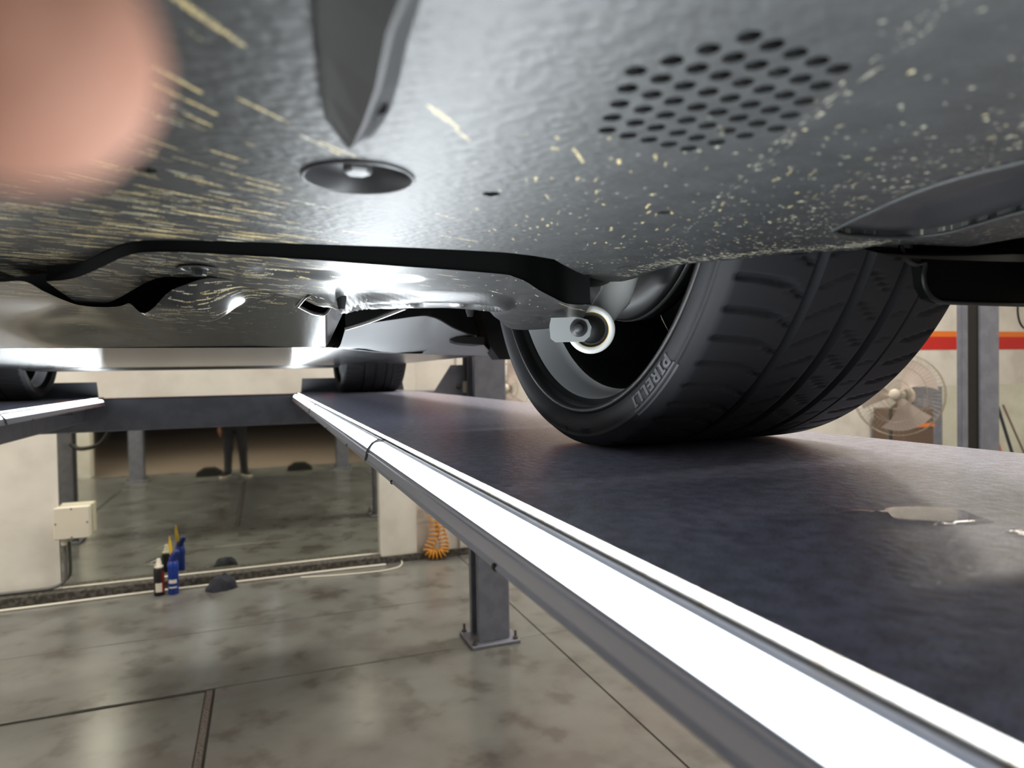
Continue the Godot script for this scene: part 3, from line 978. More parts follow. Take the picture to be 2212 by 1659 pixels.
	for up in [0.0, 0.012, 0.03, 0.06]:
		var r := PackedVector3Array()
		for p in curve(bn, 4): r.append(p + Vector3(0, up, -0.0015 - up * 0.05))
		lip.append(r)
	skin(st, lip, false, false)
	put(st, "front_lip", M.clip, cover)
	var kid := [Vector3(0.0386,1.6757,-0.7742),Vector3(0.0469,1.6812,-0.7076),Vector3(0.0642,1.6789,-0.7357),Vector3(0.0822,1.6785,-0.7407),Vector3(0.0827,1.6748,-0.7848),Vector3(0.0746,1.6719,-0.8213),Vector3(0.0576,1.6721,-0.8188)]
	var kc := curve(kid + [kid[0]], 4)
	var kp := PackedVector2Array()
	for p in kc.slice(0, kc.size() - 1): kp.append(Vector2(p.x, -p.z))
	var cn := [Vector3(-0.2538,1.6836,-0.6781),Vector3(-0.2257,1.6829,-0.6863),Vector3(-0.2066,1.6828,-0.6872),Vector3(-0.1881,1.6832,-0.6827),Vector3(-0.1848,1.6798,-0.7238),Vector3(-0.1798,1.6764,-0.7661),Vector3(-0.1729,1.6737,-0.7982),Vector3(-0.1562,1.6730,-0.8073),Vector3(-0.1348,1.6741,-0.7943),Vector3(-0.1114,1.6784,-0.7414),Vector3(-0.0892,1.6831,-0.6840),Vector3(-0.0756,1.6852,-0.6586),Vector3(-0.0607,1.6860,-0.6489),Vector3(-0.0383,1.6863,-0.6455),Vector3(-0.0083,1.6847,-0.6644),Vector3(0.0250,1.6823,-0.6941),Vector3(0.0529,1.6802,-0.7190),Vector3(0.0693,1.6787,-0.7375),Vector3(0.0895,1.6774,-0.7542),Vector3(0.1129,1.6754,-0.7777)]
	var cf := [Vector3(-0.5117,1.6451,-1.1476),Vector3(-0.4330,1.6449,-1.1499),Vector3(-0.3504,1.6449,-1.1574),Vector3(-0.3178,1.6449,-1.1605),Vector3(-0.2898,1.6449,-1.1631),Vector3(-0.2670,1.6449,-1.1653),Vector3(-0.2437,1.6449,-1.1675),Vector3(-0.2199,1.6449,-1.1697),Vector3(-0.1956,1.6449,-1.1720),Vector3(-0.1707,1.6449,-1.1743),Vector3(-0.1454,1.6449,-1.1767),Vector3(-0.1129,1.6449,-1.1797),Vector3(-0.0796,1.6449,-1.1829),Vector3(-0.0454,1.6449,-1.1861),Vector3(-0.0101,1.6449,-1.1894),Vector3(0.0329,1.6449,-1.1732),Vector3(0.0686,1.6449,-1.1564),Vector3(0.1004,1.6457,-1.1403),Vector3(0.1045,1.6467,-1.1281),Vector3(0.1182,1.6724,-0.8148)]
	st = mb()
	rows = []
	for k in 7:
		var r := []
		for i in cn.size(): r.append((cn[i] as Vector3).lerp(cf[i], k / 6.0))
		rows.append(r)
	sheet(st, rows, 10, 14, diffuser_bend, Vector3.ZERO, kp)
	var dif := put(st, "diffuser_cover", M.cover, t)
	dif.material_override = M.diffuser_plastic
	tag(dif, "glossy dark cover with a domed bulge ahead of the axle")
	# rim round the kidney slot
	st = mb()
	var kr := []
	for p in kc: kr.append(diffuser_bend(p) - Vector3(0, 0.0005, 0))
	tube(st, kr, 0.0021, 8)
	put(st, "slot_rim", M.diffuser_plastic, dif)
	# black cone clips
	for q in [[Vector3(0.0791,1.6844,-0.7161), 0.017], [Vector3(0.2332,1.6785,-0.7651), 0.013]]:
		st = mb()
		lathe(st, [Vector2(0.009, 0.003), Vector2(0.009, 0.0), Vector2(0.0062, -0.001), Vector2(0.0034, -q[1]), Vector2(0.0, -q[1])], 14, Transform3D(Basis(), q[0]))
		put(st, "cone_clip", M.clip, cover)
	# bolt in its oval recess
	var b2 := Vector3(-0.0471,1.6898,-0.6170)
	st = mb()
	lathe(st, [Vector2(0.0165, -0.0008), Vector2(0.015, -0.0016), Vector2(0.0135, -0.0004), Vector2(0.011, 0.003), Vector2(0.0, 0.003)], 28, Transform3D(Basis().scaled(Vector3(1, 1, 1.3)), b2))
	put(st, "bolt_recess", M.cover, cover)
	hex_bolt(cover, b2 + Vector3(0, 0.001, 0), 0.0058, 0.007, 0.008, M.black_plastic)
	# --- battery floor and its rear corner
	st = mb()
	rows = []
	for q in [[-1.165, 0.045], [-1.3, 0.045], [-1.61, 0.0447], [-2.3, 0.044], [-3.1, 0.043], [-3.34, 0.045], [-3.36, 0.075]]:
		var r := []
		for x in [-1.21, -0.94, -0.9385, -0.935, -0.6, -0.291, 0.0, 0.09, 0.12, 0.17, 0.24, 0.31, 0.353, 0.3565, 0.358]:
			r.append(Vector3(x, EYE + q[1] + (0.004 if (x > 0.355 or x < -0.937) else 0.0), minf(q[0], -floor_edge(x))))
		rows.append(r)
	sheet(st, rows, 3, 6, func(p): return p)
	var bat := put(st, "battery_floor", M.floor_cover, t)
	tag(bat, "shiny smooth battery floor reflecting the shop wall")
	st = mb()
	rows = []
	for q in [[-1.2, 0.049, 0.36], [-1.5, 0.049, 0.36], [-1.8, 0.049, 0.36], [-2.4, 0.048, 0.36], [-3.3, 0.047, 0.36], [-3.36, 0.075, 0.36]]:
		var r := []
		for u in [0.0, 0.3, 0.7, 0.94, 1.0, 1.01]:
			r.append(Vector3(lerpf(0.358, 0.66, u), EYE + q[1] + (0.012 if u > 0.95 else 0.0) + (0.03 if u > 1.0 else 0.0), minf(q[0], -1.60 - 0.23 * u)))
		rows.append(r)
	sheet(st, rows, 4, 6, func(p): return p)
	put(st, "sill_panel", M.floor_cover, bat)
	st = mb()
	var e0 := [Vector3(0.1318,1.6731,-1.1500),Vector3(0.1712,1.6862,-1.2000),Vector3(0.2312,1.6989,-1.2500),Vector3(0.2953,1.7107,-1.3000),Vector3(0.3235,1.7125,-1.3400),Vector3(0.3504,1.7085,-1.3700),Vector3(0.3985,1.6970,-1.4400),Vector3(0.4482,1.6883,-1.5000),Vector3(0.4863,1.6869,-1.5500)]
	var e2 := []
	var e1 := []
	var ex := [0.12, 0.17, 0.24, 0.31, 0.36, 0.42, 0.50, 0.58, 0.645]
	var ez := [1.19, 1.30, 1.46, 1.56, 1.60, 1.66, 1.73, 1.79, 1.83]
	for k in 9:
		e2.append(Vector3(ex[k], EYE + 0.0445, -ez[k]))
		e1.append((e0[k] as Vector3).lerp(e2[k], 0.55) - Vector3(0, 0.010, 0))
	sheet(st, [e0, e1, e2], 6, 10, func(p): return p, Vector3(0, 0.004, 0))
	put(st, "wheel_deflector", M.deflector, bat)
	st = mb()
	var liner := []
	for up in [0.0, 0.006, 0.05, 0.2, 0.4]:
		var r := PackedVector3Array()
		for p in curve(e0, 4): r.append(p + Vector3(0, up, (0.012 if up < 0.01 else 0.0) - up * 0.2))
		liner.append(r)
	skin(st, liner, false, false)
	put(st, "wheel_arch_liner", M.black_plastic, t)
	st = mb(false)
	var lr := [Vector3(0.5490,1.7076,-1.7000),Vector3(0.5561,1.6708,-1.7000),Vector3(0.5662,1.6559,-1.7000),Vector3(0.5840,1.6311,-1.7000),Vector3(0.6156,1.6308,-1.7000),Vector3(0.6173,1.7266,-1.7000)]
	var lp := PackedVector2Array()
	for p in lr: lp.append(Vector2(p.x, p.y))
	lp.append(Vector2(0.66, 2.0))
	lp.append(Vector2(0.46, 2.0))
	prism(st, lp, -1.72, -1.66)
	var fb := [Vector3(0.4080,1.6754,-1.5000),Vector3(0.4224,1.6818,-1.5000),Vector3(0.4910,1.6809,-1.5000),Vector3(0.4907,1.6624,-1.5000),Vector3(0.4388,1.6658,-1.5000),Vector3(0.4167,1.6690,-1.5000)]
	lp = PackedVector2Array()
	for p in fb: lp.append(Vector2(p.x, p.y))
	prism(st, lp, -1.58, -1.5)
	put(st, "liner_end", M.black_plastic, t)
	st = mb()
	tube(st, curve([Vector3(0.1225,1.6696,-1.0500),Vector3(0.1485,1.6758,-0.9800),Vector3(0.1837,1.6882,-0.9000)], 6), 0.0034, 10)
	put(st, "toe_link", M.steel, t)
	# front undertray
	st = mb()
	rows = []
	for q in [[-3.30, 0.055], [-3.36, 0.036], [-3.9, 0.034], [-4.4, 0.05], [-4.62, 0.10]]:
		var r := []
		for x in [-0.93, -0.9, -0.6, -0.291, 0.0, 0.32, 0.35]:
			r.append(Vector3(x, EYE + q[1], q[0]))
		rows.append(r)
	sheet(st, rows, 3, 5, func(p): return p)
	put(st, "front_undertray", M.black_plastic, t)
	knuckle(t)
	body_shell(t)
	# wheels
	var proto := wheel(t)
	proto.position = Vector3(0.384, EYE - 0.1 + 0.347, -0.80) - t.position
	var spots := [[0.384, -3.72, 0.0, "tyre far down the right runway against the wheel stop"], [2.0 * MID - 0.384, -3.72, PI, "far tyre on the left runway"], [2.0 * MID - 0.384, -0.80, PI, "rear left tyre"]]
	for q in spots:
		var c: Node3D = proto.duplicate()
		c.name = "wheel"
		t.add_child(c, true)
		c.position = Vector3(q[0], EYE - 0.1 + 0.347, q[1]) - t.position
		c.rotation.y = q[2]
		c.set_meta("label", q[3])

# where the battery floor begins, before the rear corner turns up
func floor_edge(x: float) -> float:
	var xs := [-2.0, 0.09, 0.12, 0.17, 0.24, 0.31, 0.36]
	var fs := [1.165, 1.165, 1.19, 1.30, 1.46, 1.56, 1.60]
	for k in 6:
		if x <= xs[k + 1]: return lerpf(fs[k], fs[k + 1], (x - xs[k]) / (xs[k + 1] - xs[k]))
	return 1.60

func axle_bend(p: Vector3) -> Vector3:
	var f := -p.z
	# raised channel along the arm, with a pillow section and cross ribs
	var a2 := Vector2(0.105, 0.745)
	var b2 := Vector2(0.235, 0.705)
	var d := seg_dist(Vector2(p.x, f), a2, b2)
	var along := (Vector2(p.x, f) - a2).dot((b2 - a2).normalized())
	var y := -0.0105 * smoothstep(0.034, 0.019, d) + 0.0085 * smoothstep(0.017, 0.006, d) * (1.0 - smoothstep(0.007, 0.001, absf(along - 0.052))) * (1.0 - smoothstep(0.007, 0.001, absf(along - 0.108)))
	# shallow hollow in front of it
	d = seg_dist(Vector2(p.x, f), Vector2(0.01, 0.612), Vector2(0.13, 0.632))
	y += 0.0050 * smoothstep(0.020, 0.004, d)
	# dome round the cone clip
	d = Vector2(p.x, f).distance_to(Vector2(0.072, 0.735))
	y -= 0.0050 * smoothstep(0.032, 0.012, d)
	# step near the outer end
	y -= 0.004 * smoothstep(0.255, 0.27, p.x) * smoothstep(0.64, 0.70, f)
	y += 0.003 * smoothstep(0.012, 0.005, Vector2(p.x, f).distance_to(Vector2(0.318, 0.735)))
	return p + Vector3(0, y, 0)

func diffuser_bend(p: Vector3) -> Vector3:
	var f := -p.z
	var c := Vector3(-0.0668,1.6809,-0.7106)
	var dx := (p.x - c.x + 0.004) / 0.064
	var df := (f + c.z - 0.02) / 0.105
	var r := sqrt(dx * dx + df * df)
	var y := -0.021 * smoothstep(1.0, 0.42, r)
	# the flank right of the crease turns up
	var crease := lerpf(0.068, 0.100, clampf((f - 0.77) / 0.37, 0.0, 1.0))
	y += 1.2 * maxf(0.0, p.x - crease)
	# a soft valley on the left
	y += 0.010 * smoothstep(0.10, 0.0, absf(p.x + 0.20)) * smoothstep(0.75, 1.0, f) * smoothstep(1.17, 1.05, f)
	return p + Vector3(0, y, 0)

func knuckle(t: Node3D) -> void:
	var c := Vector3(0.3594,1.6466,-0.7000)
	# the bushing's axis points at the rear and a little inboard
	var ax := Vector3(-0.42, -0.06, 0.90).normalized()
	var xf := Transform3D(Basis(Vector3(0, 0, -1).cross(ax).normalized(), ax, Vector3.ZERO), c)
	xf.basis.x = ax.cross(Vector3.UP).normalized()
	xf.basis.z = xf.basis.x.cross(ax).normalized()
	var st := mb()
	lathe(st, [Vector2(0.0195, 0.004), Vector2(0.0205, 0.010), Vector2(0.0268, 0.010), Vector2(0.0278, 0.008), Vector2(0.0278, -0.03), Vector2(0.0, -0.03)], 48, xf)
	var ring := put(st, "bushing_ring", M.cast, t)
	st = mb()
	lathe(st, [Vector2(0.0205, 0.004), Vector2(0.0198, 0.0075), Vector2(0.0185, 0.004), Vector2(0.0150, 0.006), Vector2(0.0135, 0.008), Vector2(0.0, 0.008)], 40, xf)
	put(st, "rubber_bush", M.black_plastic, ring)
	st = mb()
	lathe(st, [Vector2(0.0206, 0.0088), Vector2(0.0203, 0.0100), Vector2(0.0198, 0.0088)], 40, xf)
	put(st, "brass_band", M.yellow, ring)
	# upright of the cast knuckle behind the ring
	st = mb()
	var top := Vector3(0.4042,1.6885,-0.7200)
	var up := (top - c)
	tube(st, [c - ax * 0.012 + up * 0.15, c - ax * 0.012 + up * 0.5, top - ax * 0.01, top + Vector3(0.02, 0.05, -0.01), top + Vector3(0.03, 0.16, -0.02)], [0.018, 0.017, 0.020, 0.024, 0.03], 14)
	put(st, "cast_arm", M.cast, ring)
	# forked end of the arm with its bolt
	var b := Vector3(0.3267,1.6447,-0.6650)
	st = mb(false)
	var fx := Transform3D(Basis(Vector3(0.90, 0.0, 0.42).normalized(), Vector3.UP, ax), b)
	fx.basis.z = fx.basis.x.cross(fx.basis.y).normalized()
	prism(st, PackedVector2Array([Vector2(-0.032, 0.004), Vector2(-0.031, -0.009), Vector2(-0.026, -0.0135), Vector2(0.006, -0.0135), Vector2(0.012, -0.008), Vector2(0.014, 0.002), Vector2(0.010, 0.010), Vector2(0.0, 0.013), Vector2(-0.03, 0.013)]), -0.008, 0.002, fx)
	var fork := put(st, "arm_fork", M.fork, t)
	st = mb()
	var bxf := Transform3D(xf.basis, b + ax * 0.002 + Vector3(0.0, 0.001, 0))
	lathe(st, [Vector2(0.0096, -0.002), Vector2(0.0096, 0.0018), Vector2(0.0088, 0.0024), Vector2(0.0052, 0.0030), Vector2(0.0050, 0.009), Vector2(0.0042, 0.0098), Vector2(0.0, 0.0098)], 24, bxf)
	put(st, "bolt", M.dark_plastic, fork)
	# lower arm behind the cover, brake disc and shield inside the wheel
	st = mb()
	tube(st, curve([Vector3(0.345, EYE + 0.11, -0.70), Vector3(0.385, EYE + 0.115, -0.72), Vector3(0.42, EYE + 0.14, -0.76)], 5), 0.014, 12)
	put(st, "control_arm", M.black_plastic, t)
	st = mb()
	var hub := Transform3D(Basis(Vector3(0, 0, 1), -PI / 2), Vector3(0.0, EYE + 0.247, -0.80))
	lathe(st, [Vector2(0.04, 0.455), Vector2(0.15, 0.455), Vector2(0.178, 0.462), Vector2(0.1805, 0.468), Vector2(0.1805, 0.495), Vector2(0.04, 0.495)], 64, hub)
	put(st, "brake_disc", M.rim_dark, t)
	st = mb()
	lathe(st, [Vector2(0.1808, 0.470), Vector2(0.1822, 0.472), Vector2(0.1822, 0.475), Vector2(0.1808, 0.477)], 64, hub)
	put(st, "disc_rim", M.steel, t)

# tyre section: inner sidewall at x = 0, axle at the origin
func side_x(r: float) -> float:
	if r < 0.321: return 0.0 + 0.013 * pow((0.321 - r) / 0.021, 2.0)
	return 0.0135 * pow((r - 0.321) / 0.0215, 2.2)

func wheel(t: Node3D) -> Node3D:
	var w := Node3D.new()
	w.name = "wheel"
	t.add_child(w)
	w.set_meta("label", "near right wheel with a black low profile tyre")
	var W := 0.322
	var prof := []   # x, radius, tread?
	for k in 13:
		var r := lerpf(0.299, 0.3425, k / 12.0)
		var x := side_x(r)
		prof.append([x, r, false])
		if k == 9:
			prof.append([side_x(0.3326) - 0.0014, 0.3326, false])
			prof.append([side_x(0.3345) - 0.0016, 0.3345, false])
			prof.append([side_x(0.3350), 0.3350, false])
	var tx := [0.0175, 0.021, 0.026, 0.033, 0.042, 0.052, 0.062, 0.072, 0.082, 0.090, 0.0965, 0.1000, 0.1015, 0.1035, 0.1080, 0.1120, 0.1140, 0.1155, 0.120, 0.128, 0.136, 0.144, 0.152, 0.1570, 0.1585, 0.1605, 0.165, 0.1695, 0.1715, 0.173, 0.178, 0.186, 0.194, 0.202, 0.2090, 0.2105, 0.2125, 0.2165, 0.2205, 0.2225, 0.224, 0.230, 0.238, 0.2475, 0.2485, 0.2505, 0.2525, 0.2535, 0.262, 0.272, 0.282, 0.292, 0.300, 0.3045]
	for x in tx:
		var e: float = absf(x - W / 2) / (W / 2)
		prof.append([x, 0.347 - 0.0036 * pow(e, 7.0), true])
	for k in 13:
		var r := lerpf(0.3425, 0.299, k / 12.0)
		prof.append([W - side_x(r), r, false])
	var pitches := 67
	var per := 22
	var n := pitches * per
	var grooves := [[0.1078, 0.0062], [0.165, 0.0058], [0.2165, 0.0055], [0.2505, 0.0022]]
	# displacement of one pitch, repeated round the tyre
	var cols := []
	for k in per:
		var ph := float(k) / per
		var col := PackedVector2Array()
		for p in prof:
			var x: float = p[0]
			var r: float = p[1]
			if p[2]:
				var dep := 0.0
				for g in grooves:
					if absf(x - g[0]) < g[1] * 0.85: dep = maxf(dep, 0.0058)
				if x > 0.019 and x < 0.1005:
					var u := (x - 0.019) / 0.08
					var at := fposmod(ph + 0.30 * u * u + 0.22 * smoothstep(0.75, 1.0, u) - 0.2, 1.0)
					var half := 0.085 if u < 0.74 else 0.04
					var dd := absf(at - 0.5)
					dep = maxf(dep, 0.0068 * smoothstep(half + 0.045, half, dd))
				elif x > 0.1155 and x < 0.157:
					var u := (x - 0.1155) / 0.0415
					var dd := absf(fposmod(ph - 0.62 * u + 0.1, 1.0) - 0.5)
					if u < 0.93: dep = maxf(dep, 0.0034 * smoothstep(0.075, 0.03, dd))
				elif x > 0.173 and x < 0.209:
					var u := (x - 0.173) / 0.036
					var dd := absf(fposmod(ph + 0.75 * u + 0.4, 1.0) - 0.5)
					dep = maxf(dep, 0.0034 * smoothstep(0.075, 0.03, dd))
				elif x > 0.224 and x < 0.2475:
					var dd := absf(fposmod(ph - 0.4 * (x - 0.224) / 0.023, 1.0) - 0.5)
					dep = maxf(dep, 0.0020 * smoothstep(0.07, 0.02, dd))
				elif x > 0.262 and x < 0.304:
					var dd := absf(fposmod(ph - 0.5 * (x - 0.26) / 0.04, 1.0) - 0.5)
					dep = maxf(dep, 0.0045 * smoothstep(0.10, 0.06, dd))
				r -= dep
			col.append(Vector2(x, r))
		cols.append(col)
	var verts := PackedVector3Array()
	var index := PackedInt32Array()
	var m := prof.size()
	for k in n:
		var a := TAU * k / n
		var ca := cos(a)
		var sa := sin(a)
		for q in cols[k % per]: verts.append(Vector3(q.x, q.y * sa, q.y * ca))
	for k in n:
		var k2 := (k + 1) % n
		for i in m - 1:
			index.append_array([k * m + i, k2 * m + i, k2 * m + i + 1, k * m + i, k2 * m + i + 1, k * m + i + 1])
	var am := ArrayMesh.new()
	var arr := []
	arr.resize(Mesh.ARRAY_MAX)
	arr[Mesh.ARRAY_VERTEX] = verts
	arr[Mesh.ARRAY_INDEX] = index
	am.add_surface_from_arrays(Mesh.PRIMITIVE_TRIANGLES, arr)
	var st := SurfaceTool.new()
	st.create_from(am, 0)
	var tyre := put_local(st, "tyre", M.rubber, w)
	# rim: flange, bright inner band, dark barrel and the back of the spokes
	var ax := Transform3D(Basis(Vector3(0, 0, 1), -PI / 2), Vector3.ZERO)
	st = mb()
	lathe(st, [Vector2(0.2985, 0.022), Vector2(0.3035, 0.014), Vector2(0.3045, 0.0085), Vector2(0.3020, 0.0055), Vector2(0.2985, 0.0060), Vector2(0.2950, 0.0100), Vector2(0.2925, 0.018), Vector2(0.2915, 0.022), Vector2(0.2865, 0.0235), Vector2(0.2855, 0.027)], 128, ax)
	var flange := put_local(st, "rim_flange", M.rim_dark, w)
	st = mb()
	lathe(st, [Vector2(0.2856, 0.0268), Vector2(0.2845, 0.029), Vector2(0.2790, 0.060), Vector2(0.2765, 0.068), Vector2(0.2730, 0.072)], 128, ax)
	put_local(st, "rim_band", M.rim, w)
	st = mb()
	lathe(st, [Vector2(0.2735, 0.071), Vector2(0.2700, 0.078), Vector2(0.262, 0.12), Vector2(0.262, 0.25), Vector2(0.27, 0.29), Vector2(0.299, 0.304)], 96, ax)
	put_local(st, "rim_barrel", M.rim_dark, w)
	st = mb()
	lathe(st, [Vector2(0.268, 0.278), Vector2(0.10, 0.262), Vector2(0.0, 0.262)], 64, ax)
	put_local(st, "wheel_face", M.rim_dark, w)
	for k in 5:
		st = mb(false)
		var turn := Transform3D(Basis(Vector3.RIGHT, TAU * k / 5.0), Vector3.ZERO)
		prism(st, PackedVector2Array([Vector2(0.05, -0.030), Vector2(0.275, -0.020), Vector2(0.275, 0.020), Vector2(0.05, 0.030)]), 0.262, 0.300, turn * Transform3D(Basis(Vector3(0, 1, 0), Vector3(0, 0, 1), Vector3(1, 0, 0)), Vector3.ZERO))
		put_local(st, "spoke", M.rim, w)
	st = mb()
	lathe(st, [Vector2(0.0, 0.303), Vector2(0.05, 0.302), Vector2(0.07, 0.29), Vector2(0.07, 0.262)], 32, ax)
	put_local(st, "hub_cap", M.rim, w)
	# raised maker's lettering on the sidewall
	var tm := TextMesh.new()
	var font := SystemFont.new()
	font.font_names = PackedStringArray(["Droid Sans"])
	font.font_weight = 700
	tm.font = font
	tm.text = "PIRELLI"
	tm.font_size = 32
	tm.pixel_size = 0.001
	tm.depth = 0.002
	tm.curve_step = 1.0
	var la := tm.get_mesh_arrays()
	var lv: PackedVector3Array = la[Mesh.ARRAY_VERTEX]
	var lo := Vector3(1e9, 1e9, 1e9)
	var hi := -lo
	for p in lv:
		lo = lo.min(p); hi = hi.max(p)
	st = mb(false)
	var li = la[Mesh.ARRAY_INDEX]
	var order: Array = Array(li) if li != null and li.size() else range(lv.size())
	for q in order:
		var p := lv[q]
		st.add_vertex(on_side(lerpf(-46.8, -61.8, (p.x - lo.x) / (hi.x - lo.x)), lerpf(0.3165, 0.3295, (p.y - lo.y) / (hi.y - lo.y)), 0.0004 + 0.0010 * (p.z - lo.z) / (hi.z - lo.z)))
	# the long bars above the letters and the hook of the first letter
	for q in [[-46.4, -62.6, 0.3310, 0.3330], [-48.6, -62.6, 0.3348, 0.3366], [-46.4, -48.6, 0.3330, 0.3366], [-61.9, -62.6, 0.3330, 0.3348]]:
		var steps := 8
		for k in steps:
			var a0 := lerpf(q[0], q[1], float(k) / steps)
			var a1 := lerpf(q[0], q[1], float(k + 1) / steps)
			quad(st, on_side(a0, q[2], 0.0014), on_side(a1, q[2], 0.0014), on_side(a1, q[3], 0.0014), on_side(a0, q[3], 0.0014))
			quad(st, on_side(a0, q[2], 0.0014), on_side(a1, q[2], 0.0014), on_side(a1, q[2], 0.0), on_side(a0, q[2], 0.0))
			quad(st, on_side(a0, q[3], 0.0014), on_side(a1, q[3], 0.0014), on_side(a1, q[3], 0.0), on_side(a0, q[3], 0.0))
	tag(put_local(st, "lettering", M.letter, w), "raised maker's lettering")
	# moulded code marks lower on the sidewall
	st = mb(false)
	var rng := RandomNumberGenerator.new()
	rng.seed = 4
	for q in [[-82.0, 5], [-85.2, 3], [-93.0, 4], [-104.0, 4]]:
		for k in q[1]:
			var a: float = q[0] - k * 0.62
			var r0 := 0.3235
			var r1 := 0.3300
			quad(st, on_side(a, r0, 0.0008), on_side(a - 0.3, r0, 0.0008), on_side(a - 0.3, r1, 0.0008), on_side(a, r1, 0.0008))
	put_local(st, "code_marks", M.cap, w).set_meta("kind", "stuff")
	return w

# a point on the inner sidewall: angle in degrees from straight back, up positive
func on_side(deg: float, r: float, out: float) -> Vector3:
	var a := deg_to_rad(deg)
	return Vector3(side_x(r) - out, r * sin(a), r * cos(a))

func body_x(y: float) -> float:
	var h := y - DECK
	return 1.0 - 0.03 * smoothstep(0.35, 0.0, h) - 0.30 * pow(maxf(0.0, h - 0.75) / 0.65, 1.3)

func body_shell(t: Node3D) -> void:
	# side outline in (forward, height above the runway)
	var top := [Vector2(-0.62, 0.42), Vector2(-0.60, 0.75), Vector2(-0.45, 0.98), Vector2(0.1, 1.10), Vector2(0.7, 1.28), Vector2(1.4, 1.42), Vector2(2.0, 1.40), Vector2(2.6, 1.25), Vector2(3.2, 1.0), Vector2(3.9, 0.88), Vector2(4.4, 0.74), Vector2(4.62, 0.5), Vector2(4.62, 0.25)]
	var poly := PackedVector2Array(top)
	for p in [Vector2(4.5, 0.17), Vector2(3.9, 0.16), Vector2(0.35, 0.17), Vector2(0.3, 0.19), Vector2(-0.4, 0.21), Vector2(-0.6, 0.28)]: poly.append(p)
	for side in [1, -1]:
		var st := mb()
		cut_sheet(st, func(p): return maxf(poly_sd(poly, p), maxf(0.385 - p.distance_to(Vector2(0.80, 0.347)), 0.385 - p.distance_to(Vector2(3.72, 0.347)))),
			func(p): return Vector3(MID + side * body_x(DECK + p.y), DECK + p.y, -p.x), Vector2(-0.65, 0.1), Vector2(4.65, 1.5), 0.035, Vector3(-0.02 * side, 0, 0))
		put(st, "side_panel", M.paint, t)
	var st := mb()
	var rings := []
	var fine := curve(top.map(func(p): return Vector3(0, DECK + p.y, -p.x)), 3)
	for p in fine:
		var r := PackedVector3Array()
		for k in 13:
			var u := k / 6.0 - 1.0
			r.append(Vector3(MID + u * body_x(p.y), p.y + 0.03 * (1.0 - u * u), p.z))
		rings.append(r)
	skin(st, rings, false, false)
	put(st, "body_top", M.paint, t)
	# rubber flap ahead of the bumper corner, behind the tyre
	st = mb(false)
	var fl := PackedVector2Array([Vector2(0.532, EYE + 0.105), Vector2(0.530, EYE + 0.085), Vector2(0.533, EYE + 0.067), Vector2(0.541, EYE + 0.057), Vector2(0.556, EYE + 0.0535), Vector2(0.70, EYE + 0.0535), Vector2(0.70, EYE + 0.13), Vector2(0.532, EYE + 0.13)])
	prism(st, fl, -0.426, -0.417)
	put(st, "rubber_flap", M.clip, t)
	st = mb()
	tube(st, curve([Vector3(0.492, EYE + 0.098, -0.405), Vector3(0.500, EYE + 0.088, -0.407), Vector3(0.515, EYE + 0.084, -0.410), Vector3(0.531, EYE + 0.086, -0.414), Vector3(0.5305, EYE + 0.075, -0.415), Vector3(0.534, EYE + 0.064, -0.415), Vector3(0.545, EYE + 0.0555, -0.415), Vector3(0.57, EYE + 0.0535, -0.416), Vector3(0.70, EYE + 0.0535, -0.416)], 5), 0.0022, 8)
	put(st, "flap_bead", M.black_plastic, t)
	st = mb()
	var rows := []
	for k in 4:
		var r := []
		for q in [[0.46, 0.0835, 0.385], [0.505, 0.0835, 0.385], [0.56, 0.0835, 0.38], [0.63, 0.0835, 0.37], [0.70, 0.0835, 0.36]]:
			r.append(Vector3(q[0], EYE + q[1] + 0.018 * k / 3.0, -q[2] - 0.045 * k / 3.0))
		rows.append(r)
	sheet(st, rows, 4, 4, func(p): return p)
	put(st, "bumper_corner", M.clip, t)

